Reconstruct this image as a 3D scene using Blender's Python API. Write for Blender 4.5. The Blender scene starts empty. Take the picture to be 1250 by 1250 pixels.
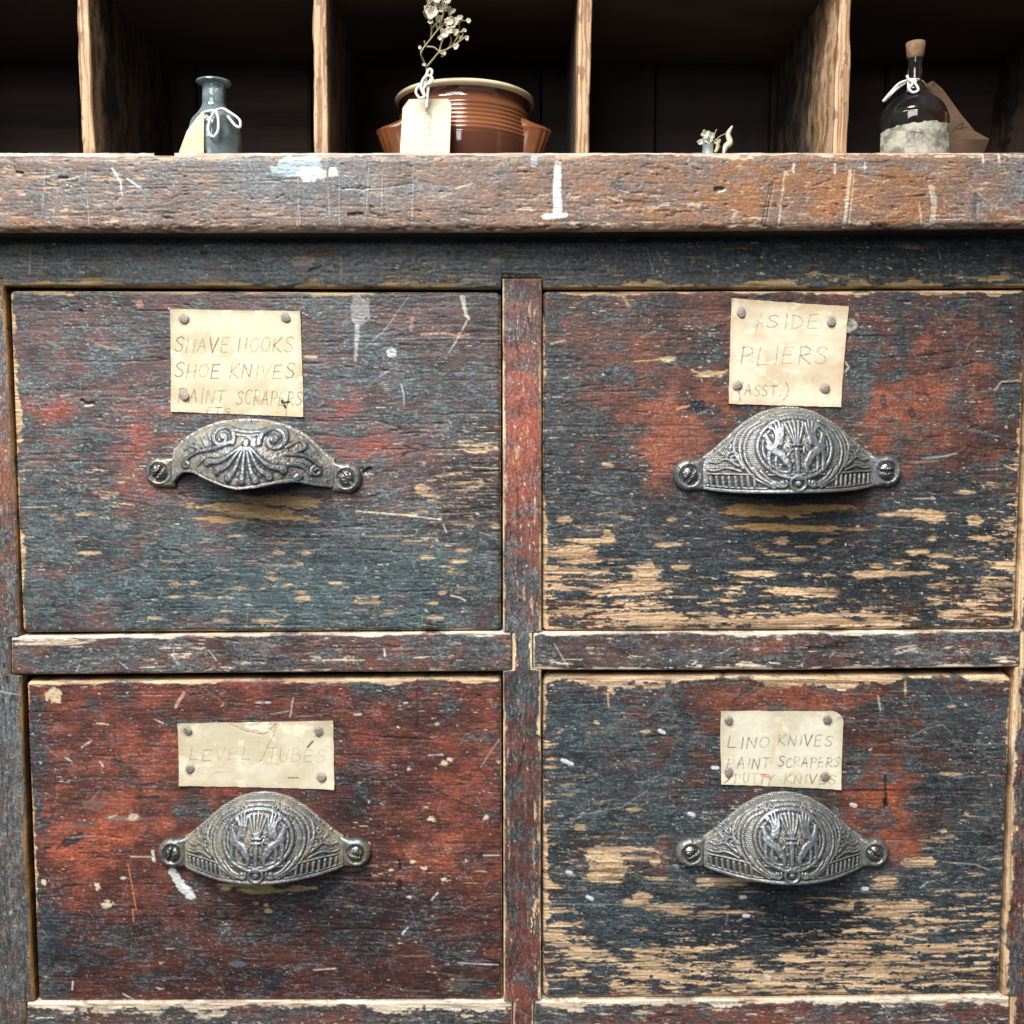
import bpy, bmesh, math, random
import numpy as np
from mathutils import Vector, Matrix

# ------------------------------------------------------------------ camera, light, exposure
SC = bpy.context.scene
F = 1250.0                      # focal length in photo pixels (photo 1250 x 1250)
PITCH = math.radians(4.4)       # the phone looks slightly down
DIST = 0.46                     # camera to the face frame, metres
CAM = np.array([0.0, -DIST, 1.15])
PXM = DIST / F                  # metres per photo pixel on the face frame

cam_d = bpy.data.cameras.new('camera'); cam = bpy.data.objects.new('camera', cam_d)
SC.collection.objects.link(cam); SC.camera = cam
cam.location = CAM; cam.rotation_euler = (math.pi / 2 - PITCH, 0, 0)
cam_d.sensor_fit = 'HORIZONTAL'; cam_d.sensor_width = 36; cam_d.lens = 36.0 * F / 1250
cam_d.clip_start = 0.01; cam_d.clip_end = 50
cam_d.dof.use_dof = True; cam_d.dof.focus_distance = 0.455; cam_d.dof.aperture_fstop = 14

W = bpy.data.worlds.new('World'); SC.world = W; W.use_nodes = True
W.node_tree.nodes['Background'].inputs[0].default_value = (0.80, 0.90, 1.0, 1)
W.node_tree.nodes['Background'].inputs[1].default_value = 0.08

def window_lamp(name, loc, target, sx, sy, watts, col):
    d = bpy.data.lights.new(name, 'AREA'); d.shape = 'RECTANGLE'; d.size = sx; d.size_y = sy
    d.energy = watts; d.color = col
    o = bpy.data.objects.new(name, d); SC.collection.objects.link(o)
    o.location = loc
    o.rotation_euler = (Vector(target) - Vector(loc)).to_track_quat('-Z', 'Y').to_euler()
    return o
# daylight through a window above and to the left of the photographer: three rows of panes
TGT = (0, 0, 1.10)
window_lamp('window_light_upper', (-0.45, -0.85, 2.45), TGT, 1.1, 0.55, 55, (1.0, 0.99, 0.97))
window_lamp('window_light_middle', (-0.45, -1.35, 2.00), TGT, 0.85, 0.40, 14.5, (0.97, 0.99, 1.0))
window_lamp('window_light_lower', (-0.40, -1.60, 1.55), TGT, 0.55, 0.30, 4.5, (0.95, 0.98, 1.0))

vs = SC.view_settings
vs.view_transform = 'Standard'; vs.look = 'None'; vs.exposure = 0.0; vs.gamma = 1.0
vs.use_curve_mapping = False
SC.cycles.max_bounces = 8; SC.cycles.transmission_bounces = 8; SC.cycles.transparent_max_bounces = 8
SC.cycles.caustics_refractive = False; SC.cycles.caustics_reflective = False

# ------------------------------------------------------------------ helpers: geometry
def P(px, py, Y=0.0):
    """World point of photo pixel (px, py) on the vertical plane at depth Y."""
    px = np.asarray(px, float); py = np.asarray(py, float)
    dx = (px - 625) / F; dy = (625 - py) / F
    cp, sp = math.cos(PITCH), math.sin(PITCH)
    ry = cp + dy * sp; rz = -sp + dy * cp
    t = (np.asarray(Y, float) - CAM[1]) / ry
    return np.stack([dx * t + CAM[0], np.broadcast_to(np.asarray(Y, float), t.shape) + 0 * t, CAM[2] + rz * t], -1)

def lin(c):
    c = np.asarray(c, float) / 255.0
    return np.where(c <= 0.04045, c / 12.92, ((c + 0.055) / 1.055) ** 2.4)

def raw_mesh(name, verts, quads, mat, cols=None, rough=None, parent=None, smooth=True, ngons=None):
    me = bpy.data.meshes.new(name)
    verts = np.ascontiguousarray(verts, dtype=np.float32).reshape(-1, 3)
    quads = np.ascontiguousarray(quads, dtype=np.int32).reshape(-1, 4)
    nq = len(quads)
    me.vertices.add(len(verts)); me.vertices.foreach_set('co', verts.ravel())
    loops = quads.ravel()
    starts = np.arange(nq, dtype=np.int32) * 4
    if ngons:
        extra = []; st = []
        base = len(loops)
        for g in ngons:
            st.append(base + len(extra)); extra += list(g)
        loops = np.concatenate([loops, np.array(extra, np.int32)])
        starts = np.concatenate([starts, np.array(st, np.int32)])
    me.loops.add(len(loops)); me.loops.foreach_set('vertex_index', loops.astype(np.int32))
    me.polygons.add(len(starts)); me.polygons.foreach_set('loop_start', starts.astype(np.int32))
    me.polygons.foreach_set('use_smooth', np.full(len(starts), smooth, bool))
    me.update(calc_edges=True); me.validate()
    if cols is not None:
        a = me.attributes.new('paint', 'FLOAT_COLOR', 'POINT')
        c = np.ones((len(verts), 4), np.float32); c[:, :3] = np.asarray(cols).reshape(-1, 3)
        a.data.foreach_set('color', c.ravel())
    if rough is not None:
        a = me.attributes.new('gloss', 'FLOAT', 'POINT')
        a.data.foreach_set('value', np.asarray(rough, np.float32).ravel())
    me.materials.append(mat)
    o = bpy.data.objects.new(name, me); SC.collection.objects.link(o)
    if parent is not None: o.parent = parent
    return o

def grid_quads(ny, nx, off=0):
    i = np.arange(ny * nx).reshape(ny, nx) + off
    return np.stack([i[:-1, :-1], i[1:, :-1], i[1:, 1:], i[:-1, 1:]], -1).reshape(-1, 4)

def sheet_mesh(name, V, mat, C=None, R=None, parent=None, back=None, closed=True, skirt=None):
    """Front grid V (ny,nx,3) with side skirts going back to world depth `back` (array per ring vertex or float)."""
    ny, nx = V.shape[:2]
    verts = [V.reshape(-1, 3)]; quads = [grid_quads(ny, nx)]
    cols = [C.reshape(-1, 3)] if C is not None else None
    rgh = [R.reshape(-1)] if R is not None else None
    ng = None
    if back is not None:
        idx = np.arange(ny * nx).reshape(ny, nx)
        ring = np.concatenate([idx[0, :], idx[1:, -1], idx[-1, -2::-1], idx[-2:0:-1, 0]])
        rv = V.reshape(-1, 3)[ring]; n = len(ring)
        off = ny * nx
        bv = rv.copy(); bv[:, 1] = back
        verts += [rv, bv]
        a = np.arange(n); b = (a + 1) % n
        quads.append(np.stack([off + a, off + b, off + n + b, off + n + a], -1))
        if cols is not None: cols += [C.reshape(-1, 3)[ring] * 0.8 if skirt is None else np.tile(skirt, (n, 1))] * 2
        if rgh is not None: rgh += [R.reshape(-1)[ring]] * 2
        if closed: ng = [list(range(off + n, off + 2 * n))]
    return raw_mesh(name, np.concatenate(verts), np.concatenate(quads), mat,
                    np.concatenate(cols) if cols else None, np.concatenate(rgh) if rgh else None, parent, True, ng)

def empty(name, loc, label=None, cat=None, group=None):
    o = bpy.data.objects.new(name, None); SC.collection.objects.link(o); o.location = loc
    o.empty_display_size = 0.02
    if label: o['label'] = label
    if cat: o['category'] = cat
    if group: o['group'] = group
    return o

def world(o):
    m = Matrix.LocRotScale(o.location, o.rotation_euler, o.scale)
    return m if o.parent is None else world(o.parent) @ o.matrix_parent_inverse @ m
def adopt(o, parent):
    """parent a world-space object, keeping its place"""
    o.parent = parent; o.matrix_parent_inverse = world(parent).inverted()
    return o

# ------------------------------------------------------------------ helpers: noise
_TAB = {}
def _tab(seed):
    if seed not in _TAB: _TAB[seed] = np.random.RandomState(seed).rand(256, 256).astype(np.float32)
    return _TAB[seed]
def noise(x, y, seed=0):
    t = _tab(seed % 97)
    x = x + seed * 17.31; y = y + seed * 9.77
    xi = np.floor(x).astype(np.int64); yi = np.floor(y).astype(np.int64)
    fx = x - xi; fy = y - yi
    fx = fx * fx * fx * (fx * (fx * 6 - 15) + 10); fy = fy * fy * fy * (fy * (fy * 6 - 15) + 10)
    x0 = xi & 255; x1 = (xi + 1) & 255; y0 = yi & 255; y1 = (yi + 1) & 255
    return (t[y0, x0] * (1 - fx) + t[y0, x1] * fx) * (1 - fy) + (t[y1, x0] * (1 - fx) + t[y1, x1] * fx) * fy
def fbm(x, y, o=4, seed=0, g=0.5):
    s = 0; a = 1; n = 0
    for k in range(o):
        s = s + a * noise(x * 2 ** k, y * 2 ** k, seed + 13 * k); n += a; a *= g
    return s / n
def uni(n):
    """rank-equalise to a uniform 0..1 field, so that (field < level) covers exactly `level` of the area"""
    f = n.ravel(); r = np.empty(f.size); r[np.argsort(f)] = np.linspace(0, 1, f.size)
    return r.reshape(n.shape)
def sst(a, b, x):
    t = np.clip((x - a) / (b - a), 0, 1); return t * t * (3 - 2 * t)
def mix(a, b, t):
    if np.ndim(t) and (np.ndim(a) == 1 or np.ndim(a) == t.ndim + 1 or np.ndim(b) == t.ndim + 1 or np.ndim(b) == 1): t = t[..., None]
    return a + (b - a) * t

# ------------------------------------------------------------------ a paintable wooden face, addressed in photo pixels
class Face:
    def __init__(s, xl, xr, yt, yb, step=1.1, seed=1):
        """xl, xr: functions of y; yt, yb: functions of x (photo pixels)."""
        ym = [float(yt(0)), float(yb(0))]
        x0 = xl(np.array(ym)); x1 = xr(np.array(ym))
        W_ = float(np.max(x1) - np.min(x0)); H_ = float(ym[1] - ym[0])
        s.nx = max(6, int(W_ / step)); s.ny = max(6, int(H_ / step)); s.seed = seed
        v = np.linspace(0, 1, s.ny)[:, None] * np.ones((1, s.nx)); u = np.ones((s.ny, 1)) * np.linspace(0, 1, s.nx)[None]
        Y = ym[0] + (ym[1] - ym[0]) * v
        X = xl(Y) + (xr(Y) - xl(Y)) * u
        Y = yt(X) + (yb(X) - yt(X)) * v
        s.X, s.Y, s.u, s.v = X, Y, u, v
        s.eL = X - xl(Y); s.eR = xr(Y) - X; s.eT = Y - yt(X); s.eB = yb(X) - Y
        s.e = np.minimum(np.minimum(s.eL, s.eR), np.minimum(s.eT, s.eB))
        s.col = np.zeros(X.shape + (3,)); s.h = np.zeros(X.shape); s.r = np.full(X.shape, 0.6)
        s.rng = np.random.RandomState(seed)
    def win(s, x0, x1, y0, y1):
        mx = s.X.mean(0); my = s.Y.mean(1)
        i0, i1 = np.searchsorted(my, [y0 - 14, y1 + 14]); j0, j1 = np.searchsorted(mx, [x0 - 22, x1 + 22])
        return slice(max(i0, 0), i1), slice(max(j0, 0), j1)
    def level(s, base, blobs, warp=10):
        wx = (fbm(s.X / 40, s.Y / 40, 2, s.seed + 5) - .5) * 2 * warp; wy = (fbm(s.X / 40, s.Y / 25, 2, s.seed + 9) - .5) * 1.4 * warp
        L = np.full(s.X.shape, float(base))
        for (cx, cy, rx, ry, a) in blobs:
            d = ((s.X + wx - cx) / rx) ** 2 + ((s.Y + wy - cy) / ry) ** 2
            L += a * np.exp(-d * 1.2)
        return L
    def blend(s, m, c, sl=None):
        c = np.asarray(c, float)
        if sl is None: s.col = mix(s.col, c, m)
        else: s.col[sl] = mix(s.col[sl], c, m)
    def stroke(s, pts, w, c, a=1.0, dh=0.0, soft=0.6, rag=0.0, w1=None):
        """painted or gouged line; pts photo px, w half width px (w1 at the end), dh height change in px"""
        pts = np.asarray(pts, float)
        if c is not None and w < 2 and min(c) > 150 and w1 is None: w = w * .68
        wm = max(w, w1 or 0) + 3
        sl = s.win(pts[:, 0].min() - wm, pts[:, 0].max() + wm, pts[:, 1].min() - wm, pts[:, 1].max() + wm)
        X, Y = s.X[sl], s.Y[sl]
        if X.size == 0: return
        best = np.full(X.shape, 1e9); tw = np.full(X.shape, w, float)
        n = len(pts) - 1
        for k in range(n):
            ax, ay = pts[k]; bx, by = pts[k + 1]
            vx, vy = bx - ax, by - ay; l2 = vx * vx + vy * vy + 1e-9
            t = np.clip(((X - ax) * vx + (Y - ay) * vy) / l2, 0, 1)
            d = np.hypot(X - ax - t * vx, Y - ay - t * vy)
            ww = w if w1 is None else w + (w1 - w) * (k + t) / n
            q = d - ww
            best = np.minimum(best, q)
        if rag: best = best + (fbm(X / 3, Y / 3, 2, s.seed + 3) - .5) * 2 * rag
        m = a * (1 - sst(-soft, soft, best))
        if rag: lo = .5 if a < .9 else .86; m = m * (lo + (1 - lo) * sst(.3, .55, fbm(X / 2.2, Y / 1.6, 2, s.seed + 33)))
        if c is not None: s.blend(m, lin(c), sl)
        if dh: s.h[sl] += dh * m
    def patch(s, cx, cy, rx, ry, c, a=1.0, dh=0.0, rag=0.5, rot=0.0, sx=9, sy=2.2, bare=False):
        """ragged patch along the grain"""
        R_ = max(rx, ry) * 1.5
        sl = s.win(cx - rx * 1.5 - 4, cx + rx * 1.5 + 4, cy - R_ - 4, cy + R_ + 4) if rot else s.win(cx - rx * 1.6 - 4, cx + rx * 1.6 + 4, cy - ry * 1.8 - 4, cy + ry * 1.8 + 4)
        X, Y = s.X[sl], s.Y[sl]
        if X.size == 0: return
        ca, sa = math.cos(rot), math.sin(rot)
        ux = (X - cx) * ca + (Y - cy) * sa; uy = -(X - cx) * sa + (Y - cy) * ca
        d = np.sqrt((ux / rx) ** 2 + (uy / ry) ** 2)
        d = d + (fbm(X / sx, Y / sy, 3, s.seed + int(cx)) - .5) * 2 * rag
        e = 0.7 / min(rx, ry)
        m = a * (1 - sst(1 - e, 1 + e, d)) * (.6 + .4 * sst(.25, .5, fbm(X / 4, Y / 1.3, 2, s.seed + 34)))
        cc = s.bare[sl] if bare else lin(c)
        s.blend(m, cc, sl)
        if dh: s.h[sl] += dh * m
    def geometry(s, Y0, rad=5.0, radT=None, amp=1.0):
        rT = radT or rad
        def fall(e, r):
            q = np.clip(1 - e / r, 0, 1); return r * (1 - np.sqrt(np.maximum(1 - q * q, 0)))
        drop = fall(s.eL, rad) + fall(s.eR, rad) + fall(s.eT, rT) + fall(s.eB, rad)
        drop = np.minimum(drop, max(rad, rT))
        cr = getattr(s, 'corner', 0)
        if cr:
            cx_, cy_ = np.minimum(s.eL, s.eR), np.minimum(s.eT, s.eB)
            d_ = cr - np.hypot(np.maximum(cr - cx_, 0), np.maximum(cr - cy_, 0))
            d_ = np.where((cx_ < cr) & (cy_ < cr), d_, 99.)
            drop = np.maximum(drop, fall(d_, rad)) + np.clip(-d_, 0, 3) * 9
        V = P(s.X, s.Y, Y0)
        V[..., 1] += (drop - s.h * amp) * PXM
        return V

def soft_lt(f, level, w=0.04):
    return 1 - sst(-w, w, f - level)

def paint_wood(f, p):
    X, Y = f.X, f.Y; sd = f.seed
    GX, GY = (Y, X) if p.get('vert') else (X, Y)
    gy = GY + (fbm(GX / 170, GY / 60, 3, sd) - .5) * 12
    gx = GX + (fbm(GX / 30, GY / 9, 2, sd + 1) - .5) * 16
    streak = uni(.5 * fbm(gx / 46, gy / 2.4, 4, sd + 2, .6) + .5 * fbm(gx / 18, gy / 4.5, 4, sd + 3, .6))
    mid = uni(fbm(gx / 30, gy / 9, 4, sd + 4, .6))
    blot = fbm(X / 46, Y / 30, 4, sd + 6)
    hair = uni(fbm(gx / 26, gy / 1.15, 2, sd + 7))
    fine = uni(noise(X / 1.3, Y / 1.2, sd + 8) + .6 * noise(X / 2.6, Y / 1.9, sd + 11))
    gn = noise(gx / 150, gy / 3.4, sd + 12); gl = sst(.80, .97, 1 - np.abs(2 * gn - 1))
    L = lambda ch, b=0.0: np.clip(f.level(p.get(ch, (b, []))[0], p.get(ch, (b, []))[1]), 0, 1)
    # bare wood
    b0, b1 = lin(p.get('bare0', (140, 106, 76))), lin(p.get('bare1', (222, 184, 138)))
    bare = mix(b0, b1, np.clip(.15 + .7 * uni(fbm(gx / 80, gy / 1.8, 2, sd + 14)) + .3 * (blot - .5), 0, 1))
    bare = bare * (1 - .55 * gl * (fine > .15))[..., None] * (.88 + .24 * fine)[..., None]
    bare = bare * (1 - .45 * sst(.72, .95, uni(fbm(gx / 45, gy / 1.1, 2, sd + 15))))[..., None]
    f.bare = bare
    # red-brown undercoat
    cloud = uni(.6 * fbm(X / 34, Y / 22, 5, sd + 41, .68) + .4 * fbm(gx / 30, gy / 10, 5, sd + 42, .68))
    micro = uni(fbm(gx / p.get('mx', 6), gy / p.get('my', 1.5), 3, sd + 43, .7)); mic2 = uni(noise(X / 1.15, Y / 1.15, sd + 44) + .5 * noise(X / 2.3, Y / 2.0, sd + 45))
    Rl = np.clip(L('R', .5) + (uni(fbm(X / 26, Y / 15, 5, sd + 51, .62)) - .5) * .42 + (blot - .5) * .4, 0, 1)
    r0, r1, r2 = [lin(c) for c in p.get('reds', ((58, 32, 34), (122, 58, 50), (178, 78, 52)))]
    red = np.where((Rl < .5)[..., None], mix(r0, r1, np.clip(Rl * 2, 0, 1)), mix(r1, r2, np.clip(Rl * 2 - 1, 0, 1)))
    # dark blue-grey overpaint, thin enough for the red to come through
    d0, d1 = [lin(c) for c in p.get('darks', ((34, 40, 48), (98, 104, 108)))]
    dark = mix(d0, d1, np.clip(.30 * micro + .18 * mic2 + .52 * fbm(X / 20, Y / 11, 5, sd + 46, .62) + (blot - .5) * .7, 0, 1))
    T = L('T')
    dark = mix(dark, dark * np.array([.74, 1.05, 1.12]), np.clip(T, 0, 1))
    Dl = L('D', .6)
    m = sst(p.get('lo', .32), p.get('hi', .70), Dl + (cloud - .5) * p.get('cl', .60) + (micro - .5) * .22 + (mic2 - .5) * .20)
    col = mix(red, dark, m * .88); h = .16 * m
    # strong fine tooth: open pores and rubbed fibres
    tooth = (.5 * micro + .5 * mic2) - .5
    col = col * np.exp(tooth * p.get('tooth', 1.25) * (.45 + 1.1 * fbm(X / 70, Y / 45, 3, sd + 48)))[..., None]
    # pale hairs along the grain: dusty rubbing, with sheen painted in as colour
    S = L('S', .2)
    dust_haze = lin(p.get('dust_haze', (172, 168, 166)))
    col = mix(col, dust_haze, np.clip(S * .42 * sst(.68, 1, .5 * micro + .5 * mic2 + .25 * (cloud - .5)), 0, 1))
    # near black grime sunk in the grain, plus painted shade below the cup handles
    K = L('K')
    col = mix(col, lin((20, 22, 28)), np.clip(K * (.6 + .6 * (1 - micro)), 0, .92))
    col = col * (1 - .32 * gl * sst(.2, .6, fine))[..., None]; h -= .30 * gl
    col = mix(col, dust_haze, S * .035)  # even pale veil: surface sheen painted into the colour
    lr = 1 - np.abs(2 * noise(GX / 260, (GY + (fbm(GX / 200, GY / 70, 3, sd) - .5) * 16) / 6.5, sd + 71) - 1); lg_ = sst(.955, .985, lr) * sst(.35, .6, fbm(GX / 90, GY / 14, 3, sd + 72))
    col = col * (1 - .55 * lg_)[..., None]; h -= .7 * lg_
    # tiny pale chips along the grain
    cf = uni(.7 * fbm(gx / 15, gy / 1.5, 3, sd + 61, .65) + .3 * fbm(X / 4, Y / 2.5, 2, sd + 64)); lowf = sst(.44, .74, fbm(X / 46, Y / 26, 5, sd + 62, .6))
    mc = soft_lt(cf, p.get('chips', .015) * (.08 + 2.0 * lowf) - .002, .006)
    col = mix(col, lin((206, 194, 172)), mc * np.clip(.1 + .85 * noise(X / 9, Y / 5, sd + 63), 0, .85)); h -= .2 * mc
    # flakes down to bare wood
    Bl = L('B', .02)
    fb = .56 * streak + .26 * mid + .18 * micro
    fb = uni(fb)
    mB = soft_lt(fb, Bl, p.get('bw', .05)) * sst(.0, .012, Bl)
    # worn arrises
    wr = p.get('wear', (3, 3, 3, 3))            # L, R, T, B widths in px
    nz = .55 * fbm(gx / 26, gy / 7, 3, sd + 21) + .45 * fbm(X / 9, Y / 6.0, 4, sd + 22)
    nz = nz * (-.15 + 2.3 * fbm(X / 55, Y / 55, 4, sd + 23))
    for e, w in zip((f.eL, f.eR, f.eT, f.eB), wr):
        if w > 0: mB = np.maximum(mB, 1 - sst(w * (nz * 2.4 - .35) - .7, w * (nz * 2.4 - .35) + .7, e))
    col = mix(col, bare, mB); h = h * (1 - mB) - .50 * mB - .40 * gl * mB
    f.col = col; f.h = h + (micro - .5) * .26 + (mic2 - .5) * .26 + (fbm(X / 60, Y / 40, 2, sd + 30) - .5) * 1.0
    f.r = np.clip(.45 + .26 * mB + (fine - .5) * .2 + .12 * S, .3, .95)
    # random small wear: scratches, specks, dents
    rng = f.rng; x0, x1, y0, y1 = X.min(), X.max(), Y.min(), Y.max(); area = (x1 - x0) * (y1 - y0) / 250000.
    for k in range(int(p.get('scr', 260) * area)):
        cx, cy = rng.uniform(x0, x1), rng.uniform(y0, y1)
        a = rng.normal(0, .9) + (math.pi / 2 if rng.rand() < .25 else 0); l = rng.exponential(6) + 2
        if rng.rand() < .72: a = rng.normal(0, .08) + (math.pi / 2 if p.get('vert') else 0); l *= 1.6
        bend = rng.normal(0, .25) * l
        pts = [(cx - l * math.cos(a), cy - l * math.sin(a)), (cx + bend * math.sin(a) * .5, cy - bend * math.cos(a) * .5), (cx + l * math.cos(a), cy + l * math.sin(a))]
        g = rng.uniform(140, 205)
        f.stroke(pts, rng.uniform(.12, .42), (g, g * .98, g * .95), rng.uniform(.1, .42), -.15)
    for k in range(int(p.get('spk', 150) * area)):
        cx, cy = rng.uniform(x0, x1), rng.uniform(y0, y1); r_ = min(rng.exponential(.28) + .35, 1.6)
        g = rng.uniform(170, 222)
        f.stroke([(cx, cy), (cx + rng.uniform(-1.5, 1.5) * r_, cy + rng.uniform(-1, 1) * r_)], r_, (g, g, g * .97), rng.uniform(.5, .95), .25)
    for k in range(int(p.get('dent', 45) * area)):
        cx, cy = rng.uniform(x0, x1), rng.uniform(y0, y1); l = rng.exponential(4) + 1.5; t = rng.normal(0, .3)
        vx, vy = (0, 1) if p.get('vert') else (1, 0)
        f.stroke([(cx - l * vx, cy - l * vy + t * l), (cx + l * vx, cy + l * vy)], rng.uniform(.5, 1.3), (34, 34, 38), rng.uniform(.4, .85), -1.2, rag=.5)

# ------------------------------------------------------------------ materials
def new_mat(name):
    m = bpy.data.materials.new(name); m.use_nodes = True
    nt = m.node_tree; return m, nt, nt.nodes['Principled BSDF']
def painted_material(name, scale=(900, 900, 5200), bump=.10, spec=.5, amp=.25):
    m, nt, b = new_mat(name)
    at = nt.nodes.new('ShaderNodeAttribute'); at.attribute_name = 'paint'
    ag = nt.nodes.new('ShaderNodeAttribute'); ag.attribute_name = 'gloss'
    tc = nt.nodes.new('ShaderNodeTexCoord'); mp = nt.nodes.new('ShaderNodeMapping'); mp.inputs['Scale'].default_value = scale
    nz = nt.nodes.new('ShaderNodeTexNoise'); nz.inputs['Scale'].default_value = 1; nz.inputs['Detail'].default_value = 3
    nt.links.new(tc.outputs['Object'], mp.inputs['Vector']); nt.links.new(mp.outputs[0], nz.inputs['Vector'])
    mr = nt.nodes.new('ShaderNodeMapRange'); mr.inputs['From Min'].default_value = .25; mr.inputs['From Max'].default_value = .75
    mr.inputs['To Min'].default_value = 1 - amp; mr.inputs['To Max'].default_value = 1 + amp
    nt.links.new(nz.outputs['Fac'], mr.inputs['Value'])
    mx = nt.nodes.new('ShaderNodeVectorMath'); mx.operation = 'MULTIPLY'
    nt.links.new(at.outputs['Color'], mx.inputs[0]); nt.links.new(mr.outputs[0], mx.inputs[1])
    nt.links.new(mx.outputs[0], b.inputs['Base Color']); nt.links.new(ag.outputs['Fac'], b.inputs['Roughness'])
    bp = nt.nodes.new('ShaderNodeBump'); bp.inputs['Strength'].default_value = bump; bp.inputs['Distance'].default_value = .0004
    nt.links.new(nz.outputs['Fac'], bp.inputs['Height']); nt.links.new(bp.outputs[0], b.inputs['Normal'])
    b.inputs['Specular IOR Level'].default_value = spec
    return m
M_wood = painted_material('worn_painted_wood')
M_woodv = painted_material('worn_painted_wood_upright', (5200, 900, 900))
M_card = painted_material('yellowed_card', (1500, 1500, 1500), .04, .2, .06)

def plain(name, c, rough=.6, metal=0., noise_amt=.15, scale=300, bump=.0, spec=.5, coat=0., stretch=(1, 1, 1)):
    m, nt, b = new_mat(name); c = lin(c)
    tc = nt.nodes.new('ShaderNodeTexCoord'); mp = nt.nodes.new('ShaderNodeMapping'); mp.inputs['Scale'].default_value = stretch
    nz = nt.nodes.new('ShaderNodeTexNoise'); nz.inputs['Scale'].default_value = scale; nz.inputs['Detail'].default_value = 5
    nt.links.new(tc.outputs['Object'], mp.inputs['Vector']); nt.links.new(mp.outputs[0], nz.inputs['Vector'])
    r = nt.nodes.new('ShaderNodeValToRGB'); e = r.color_ramp.elements
    e[0].position = .3; e[1].position = .7
    e[0].color = tuple(c * (1 - noise_amt)) + (1,); e[1].color = tuple(np.minimum(c * (1 + noise_amt), 1)) + (1,)
    nt.links.new(nz.outputs['Fac'], r.inputs[0]); nt.links.new(r.outputs[0], b.inputs['Base Color'])
    b.inputs['Roughness'].default_value = rough; b.inputs['Metallic'].default_value = metal
    b.inputs['Specular IOR Level'].default_value = spec; b.inputs['Coat Weight'].default_value = coat
    if bump:
        bp = nt.nodes.new('ShaderNodeBump'); bp.inputs['Strength'].default_value = bump; bp.inputs['Distance'].default_value = .0005
        nt.links.new(nz.outputs['Fac'], bp.inputs['Height']); nt.links.new(bp.outputs[0], b.inputs['Normal'])
    return m
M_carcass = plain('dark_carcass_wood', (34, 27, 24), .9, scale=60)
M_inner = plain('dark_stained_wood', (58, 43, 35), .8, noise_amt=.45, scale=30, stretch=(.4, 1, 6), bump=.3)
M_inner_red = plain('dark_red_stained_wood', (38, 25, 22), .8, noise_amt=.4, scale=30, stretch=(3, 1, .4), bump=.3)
M_screw = plain('worn_steel', (120, 118, 114), .36, .85, .3, 900, .15)
M_nail = plain('grey_nail', (146, 134, 126), .6, .3, .35, 1400, .6)
M_string = plain('white_cotton_string', (226, 224, 216), .9, scale=2500, bump=.6)
M_tag = plain('cream_tag_card', (226, 216, 192), .85, noise_amt=.07, scale=120)
M_tagbrown = plain('brown_tag_card', (150, 112, 84), .85, noise_amt=.1, scale=120)
M_ink = plain('faded_ink', (150, 146, 136), .8)
M_inkdark = plain('dark_ink', (40, 34, 32), .8)

# cast iron: colour follows the casting's relief (grime and painted shade in the hollows, rubbed metal on the high parts)
def iron():
    m, nt, b = new_mat('cast_iron')
    at = nt.nodes.new('ShaderNodeAttribute'); at.attribute_name = 'paint'
    ag = nt.nodes.new('ShaderNodeAttribute'); ag.attribute_name = 'gloss'
    tc = nt.nodes.new('ShaderNodeTexCoord')
    nz = nt.nodes.new('ShaderNodeTexNoise'); nz.inputs['Scale'].default_value = 700; nz.inputs['Detail'].default_value = 6
    nt.links.new(tc.outputs['Object'], nz.inputs['Vector'])
    mr = nt.nodes.new('ShaderNodeMapRange'); mr.inputs['From Min'].default_value = .3; mr.inputs['From Max'].default_value = .7
    mr.inputs['To Min'].default_value = .75; mr.inputs['To Max'].default_value = 1.25
    nt.links.new(nz.outputs['Fac'], mr.inputs['Value'])
    mx = nt.nodes.new('ShaderNodeVectorMath'); mx.operation = 'MULTIPLY'
    nt.links.new(at.outputs['Color'], mx.inputs[0]); nt.links.new(mr.outputs[0], mx.inputs[1])
    nt.links.new(mx.outputs[0], b.inputs['Base Color']); nt.links.new(ag.outputs['Fac'], b.inputs['Roughness'])
    b.inputs['Metallic'].default_value = .55
    bp = nt.nodes.new('ShaderNodeBump'); bp.inputs['Strength'].default_value = .25; bp.inputs['Distance'].default_value = .0003
    nt.links.new(nz.outputs['Fac'], bp.inputs['Height']); nt.links.new(bp.outputs[0], b.inputs['Normal'])
    return m
M_iron = iron()

# ------------------------------------------------------------------ cabinet: frame, rails, worktop
cab = empty('tool_cabinet', tuple(P(638, 1300, 0.05)), 'weathered painted wooden cabinet frame with thick scarred worktop holding four drawers', 'cabinet')
const = lambda c: (lambda t: np.full(np.shape(t), float(c)))
def seg(*pts):
    xs, ys = zip(*pts); return lambda t: np.interp(t, xs, ys)
def step_in(base, spans):
    def g(t):
        r = base(t)
        for a, b_, val in spans: r = np.where((t > a) & (t < b_), val, r)
        return r
    return g

def part(name, f, Y0, back, mat, rad=4, radT=None, parent=cab):
    o = sheet_mesh(name, f.geometry(Y0, rad, radT), mat, f.col, f.r, None, back)
    return adopt(o, parent)

FR = dict(reds=((56, 40, 42), (112, 66, 62), (158, 74, 56)), darks=((40, 44, 48), (112, 112, 112)))
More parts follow.
